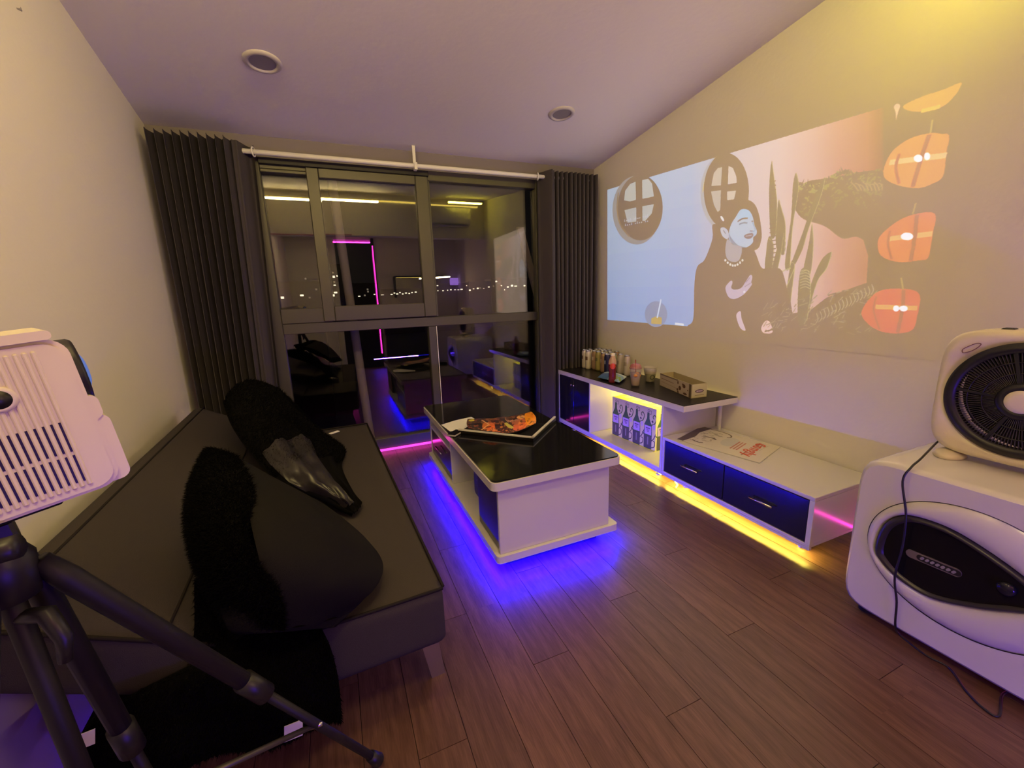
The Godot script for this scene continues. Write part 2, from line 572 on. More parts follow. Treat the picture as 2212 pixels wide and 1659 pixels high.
func build_window() -> void:
	var w := Node3D.new()
	w.name = "window_1"
	add_child(w)
	struct(w)
	var fm: Material = M.frame_metal
	var zf := ZW + 0.012
	var zb := ZW - 0.06
	for r in [[-0.42, -0.338, 0.0, 2.16], [1.70, 1.76, 0.0, 2.16], [-0.338, 1.70, 2.088, 2.16], [-0.338, 1.70, 0.0, 0.10], [-0.338, 1.70, 0.985, 1.060], [0.706, 0.767, 0.10, 0.985], [0.735, 0.795, 1.060, 2.088]]:
		box_part("frame_member", Vector3(r[0], r[2], zb), Vector3(r[1], r[3], zf), fm, w, 0.004)
	# fixed light on the left
	box_part("frame_member", Vector3(-0.338, 1.060, zb), Vector3(0.0, 1.166, zf + 0.004), fm, w, 0.004)
	box_part("frame_member", Vector3(-0.338, 2.066, zb), Vector3(0.0, 2.088, zf + 0.004), fm, w, 0.004)
	pane(w, -0.338, 0.02, 1.166, 2.066, ZW - 0.03)
	# opening sash in front of it
	var sash := Node3D.new()
	sash.name = "sash"
	w.add_child(sash)
	for r in [[-0.061, 0.017, 1.065, 2.112], [0.682, 0.779, 1.065, 2.112], [0.017, 0.682, 2.048, 2.112], [0.017, 0.682, 1.065, 1.175]]:
		box_part("sash_rail", Vector3(r[0], r[2], ZW - 0.01), Vector3(r[1], r[3], ZW + 0.034), fm, sash, 0.005)
	pane(sash, 0.015, 0.684, 1.17, 2.05, ZW + 0.012)
	pane(w, 0.795, 1.70, 1.060, 2.088, ZW - 0.02)
	pane(w, -0.338, 0.706, 0.10, 0.985, ZW - 0.02)
	pane(w, 0.767, 1.70, 0.10, 0.985, ZW - 0.02)
	box_part("weather_strip", Vector3(0.768, 0.10, zf), Vector3(0.774, 0.985, zf + 0.004), M.white_plastic, w, 0.001)
	# dark stop bar at the head of the sash
	box_part("head_track", Vector3(-0.338, 2.112, zf), Vector3(0.785, 2.150, zf + 0.03), M.dark_metal, w, 0.003)

func build_outside() -> void:
	var s := mb()
	bx(s, Vector3(-900, -46, -1500), Vector3(1300, -45, -8))
	struct(obj("ground_far_below", s, M.dark_metal))
	s = mb()
	bx(s, Vector3(-1.1, -0.20, -4.5), Vector3(XR + 0.1, -0.06, ZW - 0.12))
	struct(obj("balcony_slab", s, M.dark_metal))
	var po := thing("outdoor_pole", "pale round pole standing on the balcony behind the opening sash", "pole")
	s = mb(true)
	tube(s, [on_z(812, 1010, -3.80), on_z(795, 908, -3.80), on_z(735, 512, -3.80), on_z(715, 380, -3.80)], 0.036, 14)
	obj("shaft", s, M.grey_and_shadow, po)
	s = mb(true)
	lathe(s, [Vector2(0.07, -0.06), Vector2(0.07, -0.05), Vector2(0.04, -0.045)], Transform3D(Basis(), Vector3(on_z(812, 1010, -3.80).x, 0, -3.80)), 20)
	obj("base_plate", s, M.dark_metal, po)
	var sb := thing("outdoor_brace", "pale slanting brace on the balcony seen through the wide fixed pane", "brace")
	s = mb()
	var q0 := on_z(1118, 490, -3.75)
	var q1 := on_z(1170, 690, -3.75)
	extrude(s, [q0, q1, q1 + Vector3(0.06, 0, 0), q0 + Vector3(0.06, 0, 0)], Vector3(0, 0, -0.04))
	obj("bar", s, M.grey_and_shadow, sb)
	s = mb()
	bx(s, q1 + Vector3(-0.01, -q1.y - 0.06, -0.05), q1 + Vector3(0.07, 0.02, 0.01), 0.004)
	obj("stub_post", s, M.dark_metal, sb)
	# dark blocks across the city; lit windows are where the photograph shows points of light
	var blocks := [
		[596, 690, 608, -170.0, "near dark tower block behind the curtain edge with a few lit floors", [[610, 643, 5, 4], [652, 638, 6, 3], [669, 643, 3, 3], [660, 602, 3, 3], [683, 625, 3, 3]]],
		[632, 688, 606, -240.0, "floodlit block of flats with bright horizontal floors seen through the fixed pane", [[643, 612, 9, 1], [643, 616, 9, 1], [643, 619, 9, 1], [643, 623, 9, 1], [653, 619, 2, 14], [661, 616, 2, 16], [670, 616, 2, 16], [675, 620, 2, 10]]],
		[712, 742, 570, -260.0, "slim dark tower seen through the open sash beside the pale pole", [[719, 589, 3, 3], [721, 598, 4, 4], [722, 609, 3, 3], [723, 616, 4, 2], [728, 596, 2, 3], [725, 632, 6, 3], [721, 638, 3, 4]]],
		[746, 816, 612, -420.0, "low dark housing block with scattered lights seen through the open sash", [[794, 625, 3, 3], [795, 630, 3, 3], [788, 638, 3, 3], [776, 640, 4, 2], [760, 642, 3, 2], [809, 636, 3, 2]]],
		[822, 912, 624, -600.0, "long low waterfront row of lights seen through the open sash", [[826, 637, 6, 1], [846, 636, 4, 2], [852, 633, 3, 2], [858, 635, 4, 2], [864, 632, 3, 2], [870, 635, 3, 2], [877, 633, 4, 2], [884, 634, 3, 2], [890, 632, 3, 2], [898, 631, 4, 2]]],
		[940, 1012, 612, -600.0, "dark waterfront block with a row of small lights seen through the wide fixed pane", [[945, 617, 3, 2], [946, 628, 2, 2], [957, 628, 3, 2], [967, 627, 2, 2], [974, 626, 3, 2], [983, 626, 4, 1], [990, 626, 4, 1], [997, 625, 5, 2], [1008, 617, 2, 2]]],
		[1012, 1060, 608, -640.0, "dark waterfront block with bright quay lamps seen through the wide fixed pane", [[1015, 627, 4, 3], [1023, 624, 3, 2], [1032, 623, 4, 3], [1037, 622, 3, 3], [1045, 623, 3, 1], [1056, 620, 4, 2]]],
		[1060, 1150, 602, -640.0, "long dark shore block with one strong white lamp seen through the wide fixed pane", [[1072, 608, 4, 3], [1066, 618, 3, 3], [1083, 617, 3, 2], [1097, 620, 4, 3], [1106, 617, 5, 4], [1114, 618, 6, 2], [1133, 617, 4, 3], [1090, 626, 2, 2]]],
	]
	for b in blocks:
		var z: float = b[3]
		var p0 := on_z(b[0], b[2], z)
		var p1 := on_z(b[1], b[2], z)
		var t := thing("distant_building", b[4], "building", "city blocks outside the window")
		box_part("wall", Vector3(p0.x, -45, z - 30), Vector3(p1.x, p0.y, z), M.black_plastic, t, 0.2)
		for wn in b[5]:
			var c := on_z(wn[0], wn[1], z + 0.3)
			var k: float = -z / FOC * 0.5
			box_part("lit_window", c - Vector3(wn[2] * k, wn[3] * k, 0.3), c + Vector3(wn[2] * k, wn[3] * k, 0.3), M.night_light if wn[2] * wn[3] != 9 and wn[3] < 10 else M.dim_window_light, t, 0.0)

func build_curtains() -> void:
	# white rod with a ceiling bracket
	var rod := thing("curtain_rod", "white tubular curtain rod running under the ceiling above the window", "curtain rod")
	var ry := 2.158
	var rz := -3.302
	var s := mb(true)
	tube(s, [Vector3(-0.885, ry, rz), Vector3(2.25, ry, rz)], 0.0155, 16)
	obj("rod", s, M.white_paint, rod)
	for x in [0.677]:
		var b := mb()
		bx(b, Vector3(x - 0.011, ry - 0.03, rz - 0.022), Vector3(x + 0.011, ry - 0.014, rz + 0.022), 0.002)
		bx(b, Vector3(x - 0.011, ry - 0.03, rz + 0.018), Vector3(x + 0.011, ry + 0.02, rz + 0.024), 0.002)
		bx(b, Vector3(x - 0.011, ry - 0.02, rz - 0.022), Vector3(x + 0.011, ceil_y(rz) + 0.002, rz - 0.016), 0.002)
		obj("bracket", b, M.white_paint, rod)
	curtain("dark grey pleated curtain hanging beside the sofa at the left wall", -0.868, -0.345, 11, -0.452, -0.055, 0.0, 0.080, 0.058)
	curtain("dark grey pleated curtain hanging between the window and the shelf of cans", 2.222, 1.672, 11, 1.80, 0.0, 1.3, 0.016, 0.046)

func curtain(label: String, xa: float, xb: float, folds: int, xgap: float, spread: float, ph: float, off: float, amp: float) -> void:
	# gathered folds from the wall (xa) to xgap, then one larger leading fold to xb
	var t := thing("curtain", label, "curtain", "pair of dark pleated curtains")
	var rz := -3.302
	var prof := []
	var n := folds * 14
	for i in n + 1:
		var u := float(i) / n
		var a := TAU * (folds - 1) * u + ph
		prof.append([lerpf(xa, xgap, u) + 0.006 * sin(2.0 * a), off + amp * (2.0 * pow(0.5 + 0.5 * sin(a), 1.5) - 1.0) * (1.0 - 0.15 * sin(u * 9.0)), u])
	var zl: float = prof[n][1]
	for i in range(1, 27):
		var u := i / 26.0
		prof.append([lerpf(xgap, xb, u), (zl - off) * (1.0 - u) + off * maxf(0.0, 1.0 - u * 3.0) + 0.052 * sin(PI * u * 1.9 + 0.2) * minf(1.0, u * 4.0), 1.0 + u * 0.35])
	var f := func(i: int, y: float) -> Vector3:
		var v := 1.0 - y / 2.22
		var p = prof[i]
		var sway := 0.006 * sin(p[2] * 21.0 + v * 3.0) * v
		return Vector3(p[0] + sway - spread * v * p[2] * -1.0, y, rz + p[1] * (1.0 - 0.12 * v) + sway)
	var s := mb(true)
	var rows := 14
	for i in prof.size() - 1:
		for j in rows:
			var y0 := 0.025 + (2.200 - 0.025) * j / rows
			var y1 := 0.025 + (2.200 - 0.025) * (j + 1) / rows
			var q := [f.call(i, y0), f.call(i + 1, y0), f.call(i + 1, y1), f.call(i, y1)]
			if xb > xa:
				quad(s, q[0], q[1], q[2], q[3])
			else:
				quad(s, q[1], q[0], q[3], q[2])
	obj("cloth", s, M.curtain_cloth, t)
	for gx in ([xgap + 0.002, xb - 0.004] if xb > xa else [xgap - 0.002, xb + 0.004]):
		var r := mb(true)
		torus(r, Vector3(gx, 2.158, rz), Vector3(1, 0, 0.25).normalized(), 0.026, 0.005, 28, 8)
		obj("eyelet", r, M.white_plastic, t)

func led(called: String, label: String, lo: Vector3, hi: Vector3, m: Material) -> void:
	var t := thing(called, label, "light strip")
	box_part("tape", lo, hi, M.white_plastic, t, 0.0)
	var c := (lo + hi) / 2.0
	var h := (hi - lo) / 2.0
	var k := 0 if h.x > h.y and h.x > h.z else 1 if h.y > h.z else 2
	var g := Vector3(0.0025, 0.0025, 0.0025)
	g[k] = 0.0
	box_part("glowing_led_cover", c - h - g, c + h + g, m, t, 0.001)

func build_back_of_room() -> void:
	# beam behind the camera that carries the yellow strip, lower ceiling and back wall: seen in the window glass
	var s := mb()
	bx(s, Vector3(-1.0, 2.085, -0.5), Vector3(XR, 2.75, -0.36), 0.002)
	struct(obj("trim_1", s, M.wall_paint))
	s = mb()
	bx(s, Vector3(-1.0, 2.32, -0.36), Vector3(XR, 2.42, 1.32))
	struct(obj("ceiling_back", s, M.ceiling_paint))
	s = mb()
	bx(s, Vector3(-1.0, 0, 1.2), Vector3(XR, 2.42, 1.32))
	struct(obj("wall_back", s, M.wall_paint))
	led("led_strip", "yellow LED strip along the top of the ceiling beam, mirrored in the window", Vector3(-0.72, 2.535, -0.512), Vector3(2.20, 2.547, -0.500), M.led_amber)
	led("led_strip", "reddish LED strip under the foot of the ceiling beam, mirrored in the window", Vector3(-0.66, 2.086, -0.512), Vector3(0.36, 2.096, -0.502), M.led_peach)
	# door with magenta strips
	var d := Node3D.new()
	d.name = "door_1"
	add_child(d)
	struct(d)
	box_part("door_leaf", Vector3(0.16, 0.0, 1.165), Vector3(0.75, 2.22, 1.2), M.black_plastic, d, 0.003)
	box_part("door_frame", Vector3(0.10, 0.0, 1.17), Vector3(0.155, 2.28, 1.2), M.white_paint, d, 0.003)
	box_part("door_frame", Vector3(0.755, 0.0, 1.17), Vector3(0.80, 2.28, 1.2), M.dark_metal, d, 0.003)
	led("led_strip", "magenta LED strip over the dark door, mirrored in the window", Vector3(0.15, 2.200, 1.156), Vector3(0.74, 2.242, 1.166), M.led_pink)
	led("led_strip", "upright magenta LED strip at the edge of the dark door, mirrored in the window", Vector3(0.757, 0.25, 1.156), Vector3(0.767, 2.05, 1.166), M.led_pink)
	# floor strips
	led("led_strip", "magenta LED strip on the floor along the foot of the window", Vector3(-0.33, 0.001, -3.386), Vector3(1.70, 0.012, -3.376), M.led_pink)
	led("led_strip", "magenta LED strip on the floor between the drawer unit and the washing machine wall", Vector3(2.276, 0.001, -1.015), Vector3(2.288, 0.012, -0.10), M.led_pink)
	# shelf with yellow strip and violet box lamp on the back wall
	var sh := thing("wall_shelf", "dark wall shelf with a yellow light strip, seen only as a reflection in the window", "shelf")
	box_part("board", Vector3(1.08, 1.60, 0.98), Vector3(2.12, 1.625, 1.2), M.black_plastic, sh)
	box_part("upright", Vector3(1.08, 1.25, 1.0), Vector3(1.10, 1.60, 1.2), M.black_plastic, sh)
	box_part("glowing_led_cover", Vector3(1.11, 1.590, 0.985), Vector3(2.11, 1.600, 0.995), M.led_lemon, sh, 0.001)
	var v := thing("box_lamp", "small violet box lamp at the end of the wall shelf", "lamp")
	box_part("shade", Vector3(2.13, 1.45, 1.0), Vector3(2.27, 1.58, 1.12), M.led_violet, v, 0.01)
	box_part("wall_plate", Vector3(2.15, 1.44, 1.12), Vector3(2.25, 1.57, 1.2), M.black_plastic, v, 0.004)
	# air conditioner on the beam
	var ac := thing("air_conditioner", "white wall air conditioner on the ceiling beam, mirrored in the window", "air conditioner")
	var body := mb(true)
	var outl := []
	for p in [[-0.5, 2.24], [-0.63, 2.24], [-0.69, 2.28], [-0.71, 2.36], [-0.70, 2.46], [-0.66, 2.50], [-0.5, 2.50]]:
		outl.append(Vector3(1.46, p[1], p[0]))
	extrude(body, outl, Vector3(0.56, 0, 0))
	obj("body", body, M.white_plastic, ac)
	box_part("air_flap", Vector3(1.49, 2.243, -0.70), Vector3(1.99, 2.249, -0.62), M.grey_plastic, ac, 0.001)
	# blue strip along the foot of a counter, and the lit panel of the back ceiling
	var ct := thing("kitchen_counter", "low dark counter with a blue light strip, seen only as a reflection in the window", "counter")
	box_part("carcass", Vector3(0.85, 0.0, 1.0), Vector3(1.75, 0.86, 1.195), M.black_plastic, ct, 0.004)
	box_part("worktop", Vector3(0.83, 0.86, 0.98), Vector3(1.77, 0.89, 1.195), M.grey_plastic, ct, 0.004)
	box_part("glowing_led_cover", Vector3(0.86, 0.165, 0.992), Vector3(1.74, 0.175, 1.0), M.led_blue, ct, 0.001)
	var pn := thing("ceiling_panel_light", "warm flat panel lamp on the low ceiling behind the camera", "lamp")
	box_part("frame", Vector3(-0.37, 2.305, -0.07), Vector3(0.27, 2.32, 0.27), M.white_plastic, pn, 0.003)
	box_part("glowing_panel", Vector3(-0.35, 2.300, -0.05), Vector3(0.25, 2.306, 0.25), M.lamp_panel, pn, 0.0)

func build_sofa() -> void:
	var t := thing("sofa_bed", "charcoal fabric sofa bed with a reclined back along the left wall", "sofa")
	t.transform = Transform3D(Basis(Vector3.UP, deg_to_rad(2.3)), Vector3(0.165, 0, -1.96))
	# local frame: +x is the front edge, the length runs along z from -0.92 to 0.92
	var s := mb(true)
	soft_block(s, Vector3(-0.235, 0.305, 0), Vector3(0.245, 0.095, 0.925), Basis(), 0.035)
	obj("seat", s, M.sofa_cloth, t)
	s = mb(true)
	var tilt := Basis(Vector3.BACK, deg_to_rad(-28.0))
	soft_block(s, Vector3(-0.705, 0.462, 0), Vector3(0.265, 0.075, 0.925), tilt, 0.035)
	obj("backrest", s, M.sofa_cloth, t)
	# piping along the seat edges and a stitched line across the back
	for zz in [-0.918, 0.918]:
		s = mb(true)
		tube(s, [Vector3(-0.46, 0.394, zz), Vector3(0.0, 0.394, zz)], 0.0045, 6)
		obj("piping", s, M.seam, t)
	s = mb(true)
	tube(s, [Vector3(0.003, 0.394, -0.91), Vector3(0.003, 0.394, 0.91)], 0.0045, 6)
	obj("piping", s, M.seam, t)
	for k in [[0.075, 0.225], [0.076, -0.06]]:
		s = mb(true)
		tube(s, [Vector3(-0.705, 0.462, -0.915) + tilt * Vector3(-k[1], k[0], 0), Vector3(-0.705, 0.462, 0.915) + tilt * Vector3(-k[1], k[0], 0)], 0.0035, 6)
		obj("stitched_seam", s, M.seam, t)
	s = mb(true)
	tube(s, [Vector3(-0.705, 0.462, 0.922) + tilt * Vector3(-0.25, 0.066, 0), Vector3(-0.705, 0.462, 0.922) + tilt * Vector3(0.25, 0.066, 0)], 0.0045, 6)
	obj("piping", s, M.seam, t)
	# frame and flat chrome legs
	box_part("frame", Vector3(-0.86, 0.17, -0.84), Vector3(-0.05, 0.215, 0.84), M.black_plastic, t)
	for zz in [-0.78, 0.80]:
		for xx in [-0.04, -0.70]:
			var l := mb()
			var dx: float = 0.03 if xx > -0.2 else -0.03
			extrude(l, [Vector3(xx - 0.030, 0.22, zz), Vector3(xx + 0.030, 0.22, zz), Vector3(xx + 0.022 + dx, 0.0, zz), Vector3(xx - 0.022 + dx, 0.0, zz)], Vector3(0, 0, 0.012))
			obj("leg", l, M.steel, t)

func soft_block(s: SurfaceTool, c: Vector3, h: Vector3, b: Basis, r: float) -> void:      # upholstered block: rounded box as a sphere pushed outwards
	var n := 14
	for face in 6:
		var ax := face / 2
		var sg := 1.0 if face % 2 == 0 else -1.0
		var f := func(u: float, v: float) -> Vector3:
			var p := Vector3.ZERO
			p[ax] = sg
			p[(ax + 1) % 3] = (u * 2.0 - 1.0) * sg
			p[(ax + 2) % 3] = v * 2.0 - 1.0
			# crowd the samples at the rounded edges
			for k in 3:
				if k != ax:
					p[k] = signf(p[k]) * pow(absf(p[k]), 0.45)
			var q := Vector3(p.x * h.x, p.y * h.y, p.z * h.z)
			var core := q.clamp(-h + Vector3.ONE * r, h - Vector3.ONE * r)
			var d := (q - core)
			q = core + (d.normalized() * r if d.length() > 1e-6 else Vector3.ZERO)
			return c + b * q
		patch(s, f, n, n)

func net(rows: Array, u: float, v: float) -> Vector3:      # smooth surface through a grid of points
	var cols := []
	for r: Array in rows:
		cols.append(along(r, u))
	return along(cols, v)
func along(p: Array, u: float) -> Vector3:
	var n := p.size() - 1
	var t := clampf(u, 0.0, 1.0) * n
	var i := mini(int(t), n - 1)
	return (p[i] as Vector3).cubic_interpolate(p[i + 1], p[maxi(i - 1, 0)], p[mini(i + 2, n)], t - i)

func fur(parent: Node, f: Callable, nor: Callable, n: int, long: float, seed_: int) -> void:      # short plush pile over a surface f(u, v)
	var r := RandomNumberGenerator.new()
	r.seed = seed_
	var s := mb()
	for i in n:
		var u := r.randf()
		var v := r.randf()
		var p: Vector3 = f.call(u, v)
		var d: Vector3 = (nor.call(u, v) as Vector3) + Vector3(r.randf_range(-0.6, 0.6), r.randf_range(-0.7, 0.4), r.randf_range(-0.6, 0.6))
		d = d.normalized() * long * r.randf_range(0.5, 1.2)
		var w := d.cross(Vector3(r.randf_range(-1, 1), r.randf_range(-1, 1), r.randf_range(-1, 1))).normalized() * 0.0011
		tri(s, p - w, p + w, p + d)
	var o := obj("fur", s, M.plush, parent)
	o.set_meta("kind", "stuff")

func build_soft_things() -> void:
	# big cushion leaning from the seat onto the backrest
	var cu := thing("cushion", "large charcoal cushion with a black plush side slumped on the near end of the sofa", "cushion")
	var rows := [
		[on_y(448, 968, 0.74), on_y(505, 984, 0.72), on_y(590, 1030, 0.66), on_y(700, 1088, 0.55)],
		[on_y(412, 1050, 0.71), on_y(525, 1060, 0.74), on_y(660, 1098, 0.68), on_y(792, 1165, 0.51)],
		[on_y(408, 1150, 0.67), on_y(545, 1160, 0.71), on_y(700, 1185, 0.63), on_y(828, 1222, 0.465)],
		[on_y(446, 1262, 0.60), on_y(572, 1262, 0.63), on_y(705, 1268, 0.57), on_y(802, 1278, 0.455)],
		[on_y(515, 1368, 0.49), on_y(600, 1360, 0.51), on_y(672, 1350, 0.48), on_y(735, 1332, 0.435)],
	]
	var top := func(u: float, v: float) -> Vector3: return net(rows, u, v) + Vector3(0, 0.004 * sin(u * 19.0 + v * 7.0) * sin(v * 11.0), 0)
	var s := mb(true)
	var low := func(u: float, v: float) -> Vector3:
		var p: Vector3 = net(rows, u, v)
		var e := minf(1.0, 5.0 * minf(minf(u, 1.0 - u), minf(v, 1.0 - v)))
		return p + Vector3(-0.04, -0.09, -0.02) * e
	patch(s, func(u, v): return top.call(1.0 - 0.66 * u, v), 26, 26)
	obj("cover", s, M.cushion_cloth, cu)
	s = mb(true)
	patch(s, low, 20, 20)
	obj("underside", s, M.cushion_cloth, cu)
	s = mb(true)      # the left part of the cushion is black plush
	var plush := func(u: float, v: float) -> Vector3: return top.call((0.36 + 0.05 * sin(v * 9.0)) * u, v) + Vector3(0.004, 0.006, 0.006) * sin(PI * u)
	patch(s, func(u, v): return plush.call(1.0 - u, v), 20, 26)
	obj("plush_side", s, M.plush, cu)
	fur(cu, plush, func(u, v): return Vector3(-0.9 + 1.6 * u, 0.6, 0.5), 16000, 0.016, 4)
	fur(cu, func(u, v): return top.call(0.01 + 0.02 * u, v), func(u, v): return Vector3(-1.0, 0.1, 0.6), 5000, 0.018, 5)
	# plush blanket heaped against the far half of the back
	var bl := thing("blanket", "black plush blanket with a satin lining heaped on the far half of the sofa", "blanket")
	var br := [
		[on_y(482, 870, 0.74), on_y(505, 835, 0.77), on_y(545, 822, 0.79), on_y(600, 838, 0.77), on_y(645, 885, 0.66)],
		[on_y(500, 920, 0.68), on_y(545, 880, 0.74), on_y(590, 880, 0.72), on_y(640, 905, 0.64), on_y(700, 935, 0.50)],
		[on_y(545, 985, 0.60), on_y(590, 950, 0.66), on_y(640, 940, 0.62), on_y(690, 950, 0.54), on_y(745, 968, 0.43)],
		[on_y(610, 1050, 0.53), on_y(650, 1020, 0.57), on_y(680, 1000, 0.55), on_y(710, 1000, 0.50), on_y(738, 1010, 0.42)],
		[on_y(700, 1082, 0.46), on_y(720, 1070, 0.49), on_y(735, 1062, 0.48), on_y(750, 1060, 0.46), on_y(760, 1062, 0.42)],
		[on_y(755, 1112, 0.42), on_y(765, 1108, 0.43), on_y(772, 1102, 0.43), on_y(778, 1095, 0.43), on_y(782, 1088, 0.42)],
	]
	var lumps := FastNoiseLite.new()
	lumps.seed = 3
	lumps.frequency = 0.06
	var bt := func(u: float, v: float) -> Vector3:
		var fold := 0.014 * sin(u * 24.0 + v * 3.0) * smoothstep(0.25, 0.6, v) * (1.0 - 0.6 * v)
		var lump := 0.020 * lumps.get_noise_2d(u * 90.0, v * 90.0) * minf(1.0, 8.0 * minf(u, 1.0 - u))
		return net(br, u, v) + Vector3(fold * 0.5, fold + lump, lump * 0.5)
	s = mb(true)
	patch(s, func(u, v): return bt.call(1.0 - u, v), 40, 40)
	obj("pile", s, M.plush, bl)
	s = mb(true)
	patch(s, func(u, v): return net(br, u, v) + Vector3(-0.01, -0.02, 0.0) * minf(1.0, 6.0 * minf(minf(u, 1.0 - u), minf(v, 1.0 - v))), 20, 20)
	obj("underside", s, M.plush, bl)
	s = mb(true)      # satin lining turned outwards along the folds
	patch(s, func(u, v): return bt.call(0.62 - 0.52 * u, 0.42 + 0.5 * v) + Vector3(0.004, 0.006, 0.004), 30, 30)
	obj("satin_lining", s, M.satin, bl)
	fur(bl, func(u, v): return bt.call(u, v * 0.55), func(_u, _v): return Vector3(0.5, 0.8, 0.3), 16000, 0.015, 8)
	var lb := mb()
	var tp := on_y(722, 934, 0.475)
	cbox(lb, Transform3D(Basis(Vector3.UP, 0.6), tp), Vector3(0.028, 0.002, 0.010), 0.0)
	obj("care_label", lb, M.care_label, bl)
	# plush throw hanging over the near end of the sofa
	var th := thing("throw", "black plush throw hanging over the near end of the sofa to the floor", "blanket")
	var z1 := -0.985
	var tr := [
		[on_y(420, 1250, 0.60), on_y(500, 1310, 0.52), on_y(590, 1345, 0.45), on_y(690, 1350, 0.425)],
		[on_z(400, 1450, z1 - 0.03), on_z(470, 1405, z1 - 0.02), on_z(590, 1400, z1 - 0.01), on_z(712, 1400, z1)],
		[on_z(215, 1535, z1 + 0.03), on_z(335, 1505, z1 + 0.03), on_z(560, 1480, z1 + 0.02), on_z(730, 1470, z1)],
		[on_z(190, 1620, z1 + 0.05), on_z(350, 1590, z1 + 0.05), on_z(560, 1560, z1 + 0.03), on_z(737, 1535, z1)],
		[on_z(180, 1720, z1 + 0.05), on_z(360, 1665, z1 + 0.05), on_z(560, 1618, z1 + 0.03), on_z(737, 1560, z1)],
	]
	var tf := func(u: float, v: float) -> Vector3: return net(tr, u, v) + Vector3(0, 0, 0.010 * sin(u * 17.0 + v * 2.0) * smoothstep(0.1, 0.4, v))
	s = mb(true)
	patch(s, func(u, v): return tf.call(1.0 - u, v), 36, 30)
	obj("pile", s, M.plush, th)
	s = mb(true)
	patch(s, func(u, v): return tf.call(u, v) + Vector3(0, -0.003, -0.008), 30, 24)
	obj("backing", s, M.plush, th)
	fur(th, tf, func(_u, _v): return Vector3(0.1, 0.2, 1.0), 18000, 0.014, 12)
	for q in [[634, 1578, 20, 21, 0.0], [186, 1597, 20, 20, 0.0]]:
		var l2 := mb()
		var zz: float = z1 + (0.045 if q[0] > 400 else 0.075)
		var p0 := on_z(q[0] - q[2], q[1] + q[3] + 4, zz)
		var p1 := on_z(q[0] + q[2], q[1] + q[3] - 12, zz)
		var p2 := on_z(q[0] + q[2], q[1] - q[3] - 4, zz)
		var p3 := on_z(q[0] - q[2], q[1] - q[3] + 12, zz)
		extrude(l2, [p0, p1, p2, p3], Vector3(0, 0, 0.0015))
		obj("care_label", l2, M.care_label, th)

